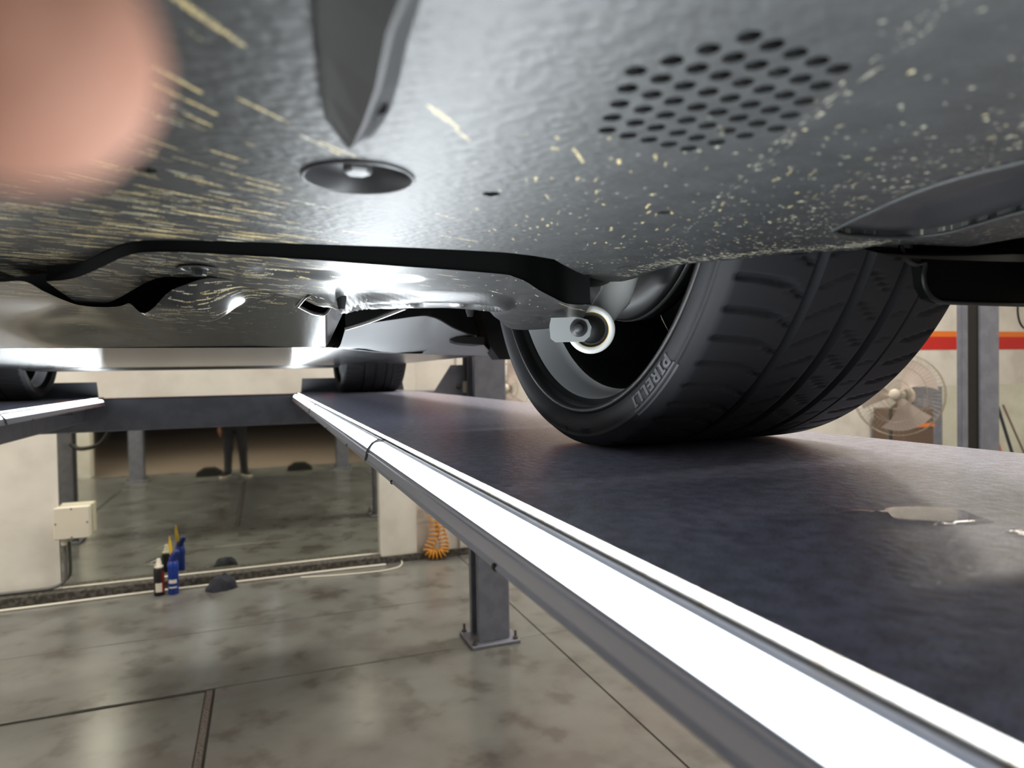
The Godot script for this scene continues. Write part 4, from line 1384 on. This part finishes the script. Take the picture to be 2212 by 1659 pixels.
# ------------------------------------------------------------------ things about the shop
func fan(at: Vector3, head: Vector3, face: Vector3, r: float, label: String) -> void:
	var t := base("pedestal_fan", at, label, "fan", "pedestal fans")
	var st := mb()
	lathe(st, [Vector2(0.0, 0.05), Vector2(0.04, 0.05), Vector2(0.09, 0.042), Vector2(0.17, 0.03), Vector2(0.195, 0.015), Vector2(0.2, 0.0)], 36, Transform3D(Basis(), at))
	put(st, "base", M.fan_white, t)
	var n := face.normalized()
	var back := head - n * 0.12
	st = mb()
	tube(st, [at + Vector3(0, 0.04, 0), Vector3(at.x, back.y - 0.1, at.z), back - Vector3(0, 0.03, 0)], 0.016, 12)
	put(st, "pole", M.pipe, t)
	var u := n.cross(Vector3.UP).normalized()
	var xf := Transform3D(Basis(u, n, u.cross(n)), head)
	st = mb()
	lathe(st, [Vector2(0.0, -0.2), Vector2(0.05, -0.19), Vector2(0.065, -0.15), Vector2(0.06, -0.075), Vector2(0.0, -0.07)], 24, xf)
	put(st, "motor", M.fan_white, t)
	st = mb()
	lathe(st, [Vector2(0.0, 0.05), Vector2(0.02, 0.05), Vector2(0.032, 0.03), Vector2(0.034, -0.05)], 20, xf)
	put(st, "hub", M.fan_white, t)
	for k in 3:
		st = mb()
		var a0 := TAU * k / 3.0
		var rows := []
		for i in 7:
			var rr := lerpf(0.03, r * 0.88, i / 6.0)
			var row := []
			for j in 5:
				var v := j / 4.0 - 0.5
				var a := a0 + v * lerpf(0.7, 1.35, i / 6.0) + 0.25 * i / 6.0
				row.append(xf * Vector3(rr * cos(a), v * lerpf(0.05, 0.035, i / 6.0), rr * sin(a)))
			rows.append(row)
		sheet(st, rows, 2, 2, func(p): return p, n * 0.002)
		put(st, "blade", M.blade, t)
	st = mb()
	for s in [[-1.0, 0.055], [1.0, 0.055]]:
		for q in [0.35, 0.68, 1.0]:
			var ring := []
			for k in 33:
				var a := TAU * k / 32
				ring.append(xf * Vector3(r * q * cos(a), s[0] * s[1] * sqrt(maxf(0.0, 1.0 - q * q * 0.94)) * 1.3, r * q * sin(a)))
			tube(st, ring, 0.003 if q == 1.0 else 0.002, 5, false)
		for k in 60:
			var a := TAU * k / 60
			var wire := []
			for i in 5:
				var q := lerpf(0.12, 1.0, i / 4.0)
				wire.append(xf * Vector3(r * q * cos(a), s[0] * s[1] * sqrt(maxf(0.0, 1.0 - q * q * 0.94)) * 1.3, r * q * sin(a)))
			tube(st, wire, 0.0011, 3, false)
	var cage := put(st, "cage", M.wire, t)
	st = mb()
	lathe(st, [Vector2(0.0, 0.078), Vector2(0.03, 0.077), Vector2(0.036, 0.07), Vector2(0.036, 0.066)], 24, xf)
	put(st, "badge", M.fan_white, cage)

func shop_things() -> void:
	var st := mb()
	# electrical box with its conduit
	var t := base("electrical_box", Vector3(-1.30, 0.45, -5.6), "square white electrical box screwed to the wall beside the mirrored pane", "box")
	put(mb_box(Vector3(-1.41, 0.452, -5.70), Vector3(-1.197, 0.672, -5.615), 0.006), "body", M.box_white, t)
	put(mb_box(Vector3(-1.414, 0.448, -5.615), Vector3(-1.193, 0.676, -5.60), 0.005), "lid", M.box_white, t)
	for q in [[-1.402, 0.562], [-1.205, 0.562], [-1.303, 0.664], [-1.303, 0.46]]:
		st = mb()
		lathe(st, [Vector2(0.006, 0.0), Vector2(0.006, 0.003), Vector2(0.0, 0.003)], 10, Transform3D(Basis(Vector3.RIGHT, PI / 2), Vector3(q[0], q[1], -5.60)))
		put(st, "screw", M.pipe, t)
	t = base("conduit", Vector3(-1.36, 0.1, -5.63), "grey conduit bending from the white box to the left along the kerb", "pipe")
	st = mb()
	tube(st, curve([Vector3(-1.365, 0.45, -5.655), Vector3(-1.36, 0.3, -5.655), Vector3(-1.358, 0.2, -5.655), Vector3(-1.37, 0.135, -5.655), Vector3(-1.44, 0.098, -5.655), Vector3(-1.6, 0.092, -5.655), Vector3(-2.4, 0.09, -5.655)], 6), 0.012, 10)
	put(st, "pipe", M.pipe, t)
	st = mb()
	lathe(st, [Vector2(0.017, 0.0), Vector2(0.02, 0.01), Vector2(0.02, 0.055), Vector2(0.014, 0.06)], 14, Transform3D(Basis(), Vector3(-1.365, 0.395, -5.655)))
	put(st, "gland", M.box_white, t)
	# coiled air hose
	t = base("air_hose", Vector3(1.38, 0.02, -5.58), "orange coiled air hose hanging against the wall behind the runway", "hose")
	var path := curve([Vector3(1.30, 0.55, -5.60), Vector3(1.33, 0.42, -5.60), Vector3(1.36, 0.29, -5.60), Vector3(1.34, 0.17, -5.60), Vector3(1.30, 0.085, -5.60), Vector3(1.345, 0.045, -5.58), Vector3(1.42, 0.06, -5.58), Vector3(1.435, 0.13, -5.59), Vector3(1.41, 0.23, -5.60), Vector3(1.395, 0.35, -5.60), Vector3(1.37, 0.6, -5.62)], 10)
	var helix := []
	var total := path.size() * 10
	for k in total:
		var f := float(k) / total * (path.size() - 1)
		var i := int(f)
		var p: Vector3 = (path[i] as Vector3).lerp(path[mini(i + 1, path.size() - 1)], f - i)
		var tg: Vector3 = ((path[mini(i + 1, path.size() - 1)] as Vector3) - (path[i] as Vector3)).normalized()
		var u := tg.cross(Vector3(0, 0, 1)).normalized()
		var a := f * 1.9
		var rad := 0.040
		helix.append(p + (u * cos(a) + tg.cross(u) * sin(a)) * rad)
	st = mb()
	tube(st, helix, 0.0068, 7)
	put(st, "coil", M.hose_orange, t)
	# spray can
	var c := Vector3(-0.74, 0, -5.50)
	t = base("spray_can", c, "black spray can with white nozzle and red and white label on the floor", "can")
	st = mb()
	lathe(st, [Vector2(0.0, 0.002), Vector2(0.034, 0.0), Vector2(0.036, 0.004), Vector2(0.036, 0.19), Vector2(0.033, 0.2), Vector2(0.022, 0.212), Vector2(0.0, 0.213)], 28, Transform3D(Basis(), c))
	put(st, "can", M.black_plastic, t)
	st = mb()
	lathe(st, [Vector2(0.03, 0.205), Vector2(0.03, 0.216), Vector2(0.018, 0.22), Vector2(0.018, 0.245), Vector2(0.013, 0.25), Vector2(0.013, 0.268), Vector2(0.0, 0.27)], 20, Transform3D(Basis(), c))
	var noz := put(st, "nozzle", M.box_white, t)
	st = mb()
	tube(st, [c + Vector3(-0.01, 0.262, 0.01), c + Vector3(-0.085, 0.235, 0.02), c + Vector3(-0.01, 0.232, 0.012)], 0.0025, 6)
	put(st, "straw", M.cable_white, noz)
	st = mb()
	var lab := []
	for y in [0.03, 0.095]:
		var r := PackedVector3Array()
		for k in 9:
			var a := lerpf(0.9, 2.2, k / 8.0)
			r.append(c + Vector3(cos(a) * 0.0364, y, sin(a) * 0.0364))
		lab.append(r)
	skin(st, lab, false, false)
	put(st, "label_patch", M.box_white, t)
	st = mb()
	lab = []
	for y in [0.02, 0.18]:
		var r := PackedVector3Array()
		for k in 7:
			var a := lerpf(0.1, 0.85, k / 6.0)
			r.append(c + Vector3(cos(a) * 0.0364, y, sin(a) * 0.0364))
		lab.append(r)
	skin(st, lab, false, false)
	put(st, "label_band", M.red_label, t)
	# blue bottle
	c = Vector3(-0.645, 0, -5.49)
	t = base("cleaner_bottle", c, "blue cleaner bottle with bent blue top beside the black spray can", "bottle")
	st = mb()
	lathe(st, [Vector2(0.0, 0.002), Vector2(0.033, 0.0), Vector2(0.036, 0.005), Vector2(0.036, 0.16), Vector2(0.039, 0.2), Vector2(0.036, 0.235), Vector2(0.02, 0.255), Vector2(0.0, 0.256)], 26, Transform3D(Basis(), c))
	put(st, "bottle", M.blue, t)
	st = mb()
	tube(st, curve([c + Vector3(0, 0.24, 0), c + Vector3(0.006, 0.275, 0), c + Vector3(0.022, 0.30, 0), c + Vector3(0.03, 0.322, 0)], 4), [0.03, 0.03, 0.03, 0.028, 0.028, 0.027, 0.027, 0.026, 0.025, 0.024, 0.022, 0.019, 0.012], 14)
	put(st, "top", M.blue_dark, t)
	for q in [[0.085, 0.112], [0.05, 0.06]]:
		st = mb()
		lab = []
		for y in q:
			var r := PackedVector3Array()
			for k in 9:
				var a := lerpf(0.8, 2.4, k / 8.0)
				r.append(c + Vector3(cos(a) * 0.0366, y, sin(a) * 0.0366))
			lab.append(r)
		skin(st, lab, false, false)
		put(st, "label_band", M.box_white, t)
	st = mb()
	tube(st, [c + Vector3(-0.012, 0.29, -0.02), c + Vector3(-0.02, 0.36, -0.03), c + Vector3(-0.022, 0.42, -0.03)], [0.012, 0.011, 0.003], 10)
	put(st, "spout", M.yellow, t)
	# crumpled rag
	c = Vector3(-0.32, 0, -5.46)
	st = mb()
	var nz := FastNoiseLite.new()
	nz.seed = 5
	nz.frequency = 9.0
	var rings := []
	for i in 13:
		var v := i / 12.0
		var r := PackedVector3Array()
		for k in 28:
			var a := TAU * k / 28
			var rad := 0.105 * cos(v * PI / 2) * (1.0 + 0.35 * nz.get_noise_3d(cos(a) * 0.1, v * 0.1, sin(a) * 0.1))
			r.append(c + Vector3(rad * cos(a), 0.105 * sin(v * PI / 2) * (1.0 + 0.5 * nz.get_noise_3d(cos(a) * 0.07, 3.0 + v * 0.1, sin(a) * 0.07)), rad * 0.75 * sin(a)))
		rings.append(r)
	skin(st, rings, true, true)
	tag(put(st, "cleaning_rag", M.navy), "crumpled dark navy rag on the floor by the kerb", "rag")
	# cables along the kerb
	st = mb()
	tube(st, curve([Vector3(-4.0, 0.009, -5.52), Vector3(-1.9, 0.009, -5.53), Vector3(-0.9, 0.009, -5.57), Vector3(-0.2, 0.009, -5.575), Vector3(0.55, 0.009, -5.585), Vector3(0.93, 0.009, -5.575)], 8), 0.009, 8)
	tag(put(st, "power_cable", M.cable_white), "thick white cable lying along the foot of the kerb", "cable")
	st = mb()
	tube(st, curve([Vector3(0.25, 0.006, -5.50), Vector3(0.55, 0.006, -5.44), Vector3(0.85, 0.006, -5.42), Vector3(1.0, 0.006, -5.46), Vector3(1.06, 0.006, -5.55), Vector3(1.07, 0.012, -5.61)], 8), 0.006, 8)
	tag(put(st, "thin_cable", M.cable_white), "thin cream cable looping over the floor near the white pillar", "cable")
	fan(Vector3(1.80, 0, -5.15), Vector3(1.84, EYE - 0.14, -5.10), Vector3(-0.35, 0.05, 0.9), 0.29, "white pedestal fan behind the lift column, round base on the floor")
	fan(Vector3(4.05, 0, -3.42), Vector3(3.98, EYE - 0.20, -3.30), Vector3(-0.95, 0.08, 0.42), 0.275, "white pedestal fan right of the tyre with round wire cage")
	# dark chocks on the floor, seen mirrored
	for q in [[-0.82, "dark rubber wheel chock under the left runway, seen mirrored"], [0.56, "dark rubber wheel chock under the right runway, seen mirrored"]]:
		st = mb(false)
		prism(st, PackedVector2Array([Vector2(-0.2, 0.0), Vector2(0.2, 0.0), Vector2(0.19, 0.06), Vector2(0.08, 0.13), Vector2(-0.08, 0.13), Vector2(-0.19, 0.06)]), 0.0, 0.18, Transform3D(Basis(), Vector3(q[0], 0, 0.25)))
		tag(put(st, "wheel_chock", M.black_plastic), q[1], "chock", "rubber wheel chocks")
	# hose hanging below the far crossbeam
	st = mb()
	tube(st, curve([Vector3(-1.35, 1.33, -4.08), Vector3(-1.36, 1.15, -4.1), Vector3(-1.45, 0.98, -4.1), Vector3(-1.62, 0.93, -4.05), Vector3(-1.735, 0.96, -3.9)], 8), 0.02, 10)
	tag(put(st, "hydraulic_hose", M.cap), "black hydraulic hose sagging below the far crossbeam", "hose")
	# long handles leaning at the far right
	for q in [[8.34, 8.16, 1.02, M.wood, 0.02, "reddish brown long handle leaning against the far right pane"], [8.50, 8.36, 1.12, M.navy, 0.018, "dark blue long handle leaning beside the reddish one"], [8.62, 8.66, 1.08, M.brown, 0.012, "thin brown handle at the extreme right against the pane"]]:
		st = mb()
		tube(st, [Vector3(q[1], 0.02, -5.25), Vector3(q[0], q[2], -5.68)], q[4], 8)
		tag(put(st, "tool_handle", q[3]), q[5], "tool", "long handles leaning on the wall")
	t = base("storage_crate", Vector3(6.6, 0, -5.4), "brown crate with an orange strip behind the fan at right", "crate")
	put(mb_box(Vector3(6.42, 0, -5.64), Vector3(6.86, 1.12, -5.25), 0.01), "body", M.brown, t)
	put(mb_box(Vector3(6.42, 0.92, -5.25), Vector3(6.86, 0.96, -5.242)), "strip", M.orange, t)
	# black cable hanging at the right edge
	st = mb()
	tube(st, curve([Vector3(3.90, 2.2, -2.45), Vector3(3.845, 1.95, -2.45), Vector3(3.84, 1.86, -2.45), Vector3(3.87, 1.80, -2.45), Vector3(3.93, 1.785, -2.45), Vector3(4.05, 1.85, -2.45), Vector3(4.08, 2.2, -2.45)], 8), 0.005, 8)
	tag(put(st, "hanging_cable", M.cap), "thin black cable hanging in a loop right of the slotted column", "cable")
	puddle()

func puddle() -> void:
	# water on the near right of the runway
	for q in [[[Vector2(0.359, 0.345), Vector2(0.380, 0.350), Vector2(0.392, 0.340), Vector2(0.406, 0.346), Vector2(0.415, 0.345), Vector2(0.433, 0.337), Vector2(0.442, 0.318), Vector2(0.434, 0.297), Vector2(0.428, 0.288), Vector2(0.401, 0.292), Vector2(0.379, 0.306), Vector2(0.372, 0.318), Vector2(0.376, 0.334)], "elongated water puddle on the runway in front of the tyre"],
		[[Vector2(0.405, 0.268), Vector2(0.425, 0.272), Vector2(0.46, 0.262), Vector2(0.47, 0.245), Vector2(0.44, 0.240), Vector2(0.415, 0.252)], "small water puddle at the right edge of the runway"]]:
		var line := []
		for p in q[0]: line.append(Vector3(p.x, 0, p.y))
		line.append(line[0])
		var fine := curve(line, 4)
		var poly := PackedVector2Array()
		for p in fine.slice(0, fine.size() - 1): poly.append(Vector2(p.x, p.z))
		var st := mb()
		cut_sheet(st, func(p): return poly_sd(poly, p), func(p): return Vector3(p.x, DECK + 0.0003 + 0.0012 * sqrt(smoothstep(0.0, 0.004, -poly_sd(poly, p))), -p.y), Vector2(0.35, 0.235), Vector2(0.475, 0.36), 0.0025, Vector3(0, -0.0003, 0))
		tag(put(st, "puddle", M.water), q[1], "puddle", "puddles on the runway")

# ------------------------------------------------------------------ the photographer
# surface of tapered bones joined by a smooth minimum; bone = [a, b, ra, rb, colour]
func flesh(bones: Array, cell: float, blend: float, st: SurfaceTool, uncoloured := false) -> void:
	var lo := Vector3(1e9, 1e9, 1e9)
	var hi := -lo
	for b in bones:
		var r: float = maxf(b[2], b[3]) + blend + cell * 2
		lo = lo.min((b[0] as Vector3).min(b[1]) - Vector3.ONE * r)
		hi = hi.max((b[0] as Vector3).max(b[1]) + Vector3.ONE * r)
	var n := Vector3i(((hi - lo) / cell).ceil()) + Vector3i.ONE
	var field := PackedFloat32Array()
	field.resize(n.x * n.y * n.z)
	field.fill(1.0)
	for b in bones:
		var pa: Vector3 = b[0]
		var d: Vector3 = b[1] - b[0]
		var l2 := maxf(d.length_squared(), 1e-9)
		var r: float = maxf(b[2], b[3]) + blend + cell * 2
		var i0 := Vector3i((((b[0] as Vector3).min(b[1]) - Vector3.ONE * r - lo) / cell).floor()).clamp(Vector3i.ZERO, n - Vector3i.ONE)
		var i1 := Vector3i((((b[0] as Vector3).max(b[1]) + Vector3.ONE * r - lo) / cell).ceil()).clamp(Vector3i.ZERO, n - Vector3i.ONE)
		for z in range(i0.z, i1.z + 1):
			for y in range(i0.y, i1.y + 1):
				for x in range(i0.x, i1.x + 1):
					var p := lo + Vector3(x, y, z) * cell - pa
					var t := clampf(p.dot(d) / l2, 0.0, 1.0)
					var v := (p - d * t).length() - lerpf(b[2], b[3], t)
					var at := (z * n.y + y) * n.x + x
					var w := field[at]
					var h := maxf(blend - absf(v - w), 0.0) / blend
					field[at] = minf(v, w) - h * h * blend * 0.25
	var id := PackedInt32Array()
	id.resize(field.size())
	id.fill(-1)
	var verts := PackedVector3Array()
	var corner := []
	for c in 8: corner.append((((c >> 2) & 1) * n.y + ((c >> 1) & 1)) * n.x + (c & 1))
	for z in n.z - 1:
		for y in n.y - 1:
			for x in n.x - 1:
				var at := (z * n.y + y) * n.x + x
				var neg := 0
				for c in corner:
					if field[at + c] < 0: neg += 1
				if neg == 0 or neg == 8: continue
				var sum := Vector3.ZERO
				var cnt := 0
				for e in [[0, 1], [2, 3], [4, 5], [6, 7], [0, 2], [1, 3], [4, 6], [5, 7], [0, 4], [1, 5], [2, 6], [3, 7]]:
					var fa := field[at + corner[e[0]]]
					var fb := field[at + corner[e[1]]]
					if (fa < 0) == (fb < 0): continue
					var q0 := Vector3(e[0] & 1, (e[0] >> 1) & 1, (e[0] >> 2) & 1)
					var q1 := Vector3(e[1] & 1, (e[1] >> 1) & 1, (e[1] >> 2) & 1)
					sum += q0.lerp(q1, fa / (fa - fb))
					cnt += 1
				id[at] = verts.size()
				verts.append(lo + (Vector3(x, y, z) + sum / cnt) * cell)
	var tone := PackedColorArray()
	for v in verts:
		var best := 1e9
		var c := Color.WHITE
		for b in bones:
			var d: Vector3 = b[1] - b[0]
			var t := clampf((v - (b[0] as Vector3)).dot(d) / maxf(d.length_squared(), 1e-9), 0.0, 1.0)
			var dist: float = (v - (b[0] as Vector3) - d * t).length() - lerpf(b[2], b[3], t)
			if dist < best:
				best = dist
				c = b[4]
		tone.append(c)
	st.set_smooth_group(0)
	var stride := [1, n.x, n.x * n.y]
	for z in range(1, n.z - 1):
		for y in range(1, n.y - 1):
			for x in range(1, n.x - 1):
				var at := (z * n.y + y) * n.x + x
				for a in 3:
					var f0 := field[at] < 0
					if f0 == (field[at + stride[a]] < 0): continue
					var s1: int = stride[(a + 1) % 3]
					var s2: int = stride[(a + 2) % 3]
					var q := [id[at - s1 - s2], id[at - s2], id[at], id[at - s1]]
					if q[0] < 0 or q[1] < 0 or q[2] < 0 or q[3] < 0: continue
					if f0: q.reverse()
					for k in [0, 1, 2, 0, 2, 3]:
						if not uncoloured: st.set_color(tone[q[k]])
						st.add_vertex(verts[q[k]])

func people() -> void:
	var o := Vector3(-0.42, 0, 0.12)
	var t := base("person", o, "person in dark trousers and black shoes standing between the runways, finger before the lens", "person")
	var cloth := Color(0.20, 0.21, 0.24)
	var shirt := Color(0.26, 0.27, 0.30)
	var skin_c := Color(0.66, 0.48, 0.40)
	var hairc := Color(0.08, 0.07, 0.06)
	var b := []
	# legs
	for s in [-1.0, 1.0]:
		var hip := o + Vector3(0.085 * s, 0.80, 0.0)
		var knee := o + Vector3(0.105 * s, 0.45, -0.02)
		var ankle := o + Vector3(0.12 * s, 0.09, 0.03)
		b.append([hip, knee, 0.088, 0.066, cloth])
		b.append([knee, ankle, 0.066, 0.056, cloth])
		b.append([ankle, o + Vector3(0.12 * s, 0.06, 0.03), 0.05, 0.045, cloth])
	b.append([o + Vector3(-0.07, 0.84, 0), o + Vector3(0.07, 0.84, 0), 0.115, 0.115, cloth])
	# trunk, leaning a little
	b.append([o + Vector3(0, 0.9, 0), o + Vector3(0, 1.08, 0.0), 0.125, 0.13, shirt])
	b.append([o + Vector3(-0.06, 1.2, -0.01), o + Vector3(0.06, 1.2, -0.01), 0.125, 0.125, shirt])
	b.append([o + Vector3(-0.12, 1.29, -0.02), o + Vector3(0.12, 1.29, -0.02), 0.07, 0.07, shirt])
	b.append([o + Vector3(0, 1.3, -0.02), o + Vector3(0, 1.43, -0.05), 0.055, 0.052, skin_c])
	# head: skull, jaw, nose, ears
	var hd := o + Vector3(0, 1.525, -0.075)
	b.append([hd + Vector3(0, 0.015, 0.01), hd + Vector3(0, 0.02, -0.03), 0.082, 0.076, skin_c])
	b.append([hd + Vector3(0, -0.06, -0.035), hd + Vector3(0, -0.075, -0.06), 0.05, 0.032, skin_c])
	# left arm hangs forward, right arm reaches to the phone
	b.append([o + Vector3(-0.19, 1.28, -0.02), o + Vector3(-0.25, 1.02, 0.0), 0.055, 0.045, shirt])
	b.append([o + Vector3(-0.25, 1.02, 0.0), o + Vector3(-0.22, 0.80, -0.12), 0.042, 0.03, skin_c])
	var palm := [Vector3(-0.1346,1.5810,-0.0006),Vector3(-0.1009,1.6001,-0.0098)]
	var sh := o + Vector3(0.18, 1.29, -0.03)
	var el: Vector3 = sh.lerp(palm[0], 0.5) + Vector3(0.03, -0.10, 0.05)
	b.append([sh, el, 0.055, 0.045, shirt])
	b.append([el, palm[0], 0.042, 0.029, skin_c])
	var st := mb()
	flesh(b, 0.015, 0.035, st)
	# the hand that holds the phone, in finer cells, joined to the wrist
	var hb := []
	hb.append([palm[0], palm[1], 0.026, 0.024, skin_c])
	for q in [[[Vector3(-0.0748,1.6275,-0.0156),Vector3(-0.0556,1.6436,-0.0493),Vector3(-0.0325,1.6321,-0.0544),Vector3(-0.0140,1.6202,-0.0489)], 0.0099], [[Vector3(-0.0800,1.6116,-0.0140),Vector3(-0.0550,1.6139,-0.0293),Vector3(-0.0354,1.6075,-0.0251),Vector3(-0.0237,1.6033,-0.0164)], 0.0088], [[Vector3(-0.0833,1.5947,-0.0117),Vector3(-0.0561,1.5939,-0.0272),Vector3(-0.0365,1.5885,-0.0230),Vector3(-0.0267,1.5854,-0.0150)], 0.0084], [[Vector3(-0.0843,1.5787,-0.0096),Vector3(-0.0598,1.5760,-0.0239),Vector3(-0.0439,1.5717,-0.0211),Vector3(-0.0362,1.5696,-0.0160)], 0.0072]]:
		var f: Array = q[0]
		hb.append([palm[0].lerp(f[0], 0.35), f[0], 0.015, 0.0125, skin_c])
		for k in 3: hb.append([f[k], f[k + 1], q[1] * (1.06 - 0.06 * k), q[1] * (1.0 - 0.06 * k), skin_c])
	var th := [Vector3(-0.1109,1.6044,-0.0030),Vector3(-0.0798,1.6139,0.0084),Vector3(-0.0529,1.6153,0.0109),Vector3(-0.0324,1.6139,0.0132)]
	for k in 3: hb.append([th[k], th[k + 1], 0.013 - 0.0015 * k, 0.0115 - 0.001 * k, skin_c])
	flesh(hb, 0.0027, 0.006, st)
	# the other hand, relaxed
	var wr := o + Vector3(-0.22, 0.80, -0.12)
	var ob := [[wr, wr + Vector3(0.0, -0.07, -0.02), 0.027, 0.028, skin_c]]
	for k in 4:
		var root := wr + Vector3(-0.004, -0.085, -0.055 + 0.021 * k)
		var l := [0.85, 1.0, 0.93, 0.75][k] as float
		ob.append([wr + Vector3(0, -0.05, -0.04 + 0.018 * k), root, 0.011, 0.0095, skin_c])
		ob.append([root, root + Vector3(0.006, -0.04 * l, -0.006), 0.0092, 0.0084, skin_c])
		ob.append([root + Vector3(0.006, -0.04 * l, -0.006), root + Vector3(0.022, -0.07 * l, -0.008), 0.0084, 0.0072, skin_c])
	ob.append([wr + Vector3(0.0, -0.03, -0.03), wr + Vector3(0.02, -0.07, -0.068), 0.0125, 0.0095, skin_c])
	ob.append([wr + Vector3(0.02, -0.07, -0.068), wr + Vector3(0.03, -0.1, -0.066), 0.0095, 0.008, skin_c])
	flesh(ob, 0.004, 0.008, st)
	# nose and ears in finer cells
	flesh([[hd + Vector3(0, 0.012, -0.100), hd + Vector3(0, -0.024, -0.118), 0.010, 0.013, skin_c], [hd + Vector3(-0.012, -0.028, -0.106), hd + Vector3(0.012, -0.028, -0.106), 0.010, 0.010, skin_c],
		[hd + Vector3(-0.082, 0.01, 0.0), hd + Vector3(-0.084, -0.03, -0.004), 0.013, 0.010, skin_c], [hd + Vector3(0.082, 0.01, 0.0), hd + Vector3(0.084, -0.03, -0.004), 0.013, 0.010, skin_c],
		[hd + Vector3(-0.022, -0.056, -0.098), hd + Vector3(0.022, -0.056, -0.098), 0.007, 0.007, Color(0.70, 0.42, 0.36)]], 0.004, 0.006, st)
	put(st, "body", M.body, t)
	# hair, eyes
	st = mb()
	flesh([[hd + Vector3(0, 0.035, 0.02), hd + Vector3(0, 0.042, -0.03), 0.086, 0.078, hairc], [hd + Vector3(0, -0.01, 0.035), hd + Vector3(0, 0.02, 0.035), 0.074, 0.08, hairc]], 0.012, 0.02, st, true)
	put(st, "hair", M.cap, t)
	for s in [-1.0, 1.0]:
		st = mb()
		lathe(st, [Vector2(0.0, 0.011), Vector2(0.008, 0.008), Vector2(0.011, 0.0), Vector2(0.0, -0.004)], 12, Transform3D(Basis(Vector3.RIGHT, -PI / 2), hd + Vector3(0.032 * s, 0.006, -0.094)))
		put(st, "eye", M.box_white, t)
	# shoes
	for s in [-1.0, 1.0]:
		var a := o + Vector3(0.12 * s, 0, 0.05)
		var turn := Basis(Vector3.UP, -0.45 * s)
		st = mb()
		var sole := []
		var upper := []
		for q in [[0.05, 0.030, 0.09], [0.02, 0.042, 0.095], [-0.04, 0.044, 0.085], [-0.10, 0.048, 0.062], [-0.16, 0.046, 0.052], [-0.20, 0.034, 0.042], [-0.222, 0.016, 0.034]]:
			var r := PackedVector3Array()
			var s2 := PackedVector3Array()
			for k in 14:
				var an := TAU * k / 14
				r.append(a + turn * Vector3(q[1] * cos(an), 0.022 + maxf(0.0, sin(an)) * (q[2] - 0.022), q[0]))
				s2.append(a + turn * Vector3((q[1] + 0.004) * clampf(cos(an) * 1.5, -1, 1), 0.024 if sin(an) > 0 else 0.001, q[0] * 1.03))
			upper.append(r)
			sole.append(s2)
		skin(st, upper)
		var shoe := put(st, "shoe", M.cap, t)
		st = mb()
		skin(st, sole, true, true, false)
		put(st, "sole", M.box_white, shoe)
	# the phone
	var ph := [Vector3(0.0461,1.5793,0.0272)]
	var bas := Basis(Vector3(0.936885,-0.016496,0.349249), Vector3(0.022199,0.999678,-0.012332), Vector3(-0.348933,0.019307,0.936949))
	t = base("phone", ph[0], "thin black phone held up beside the person's shoulder", "phone")
	st = mb(false)
	box(st, Vector3(-0.078, -0.037, -0.004), Vector3(0.078, 0.037, 0.004), 0.0025, Transform3D(bas, ph[0]))
	put(st, "case", M.cap, t)
	st = mb(false)
	box(st, Vector3(-0.074, -0.0335, 0.004), Vector3(0.074, 0.0335, 0.0044), 0.0, Transform3D(bas, ph[0]))
	put(st, "screen", M.glass_dark, t)
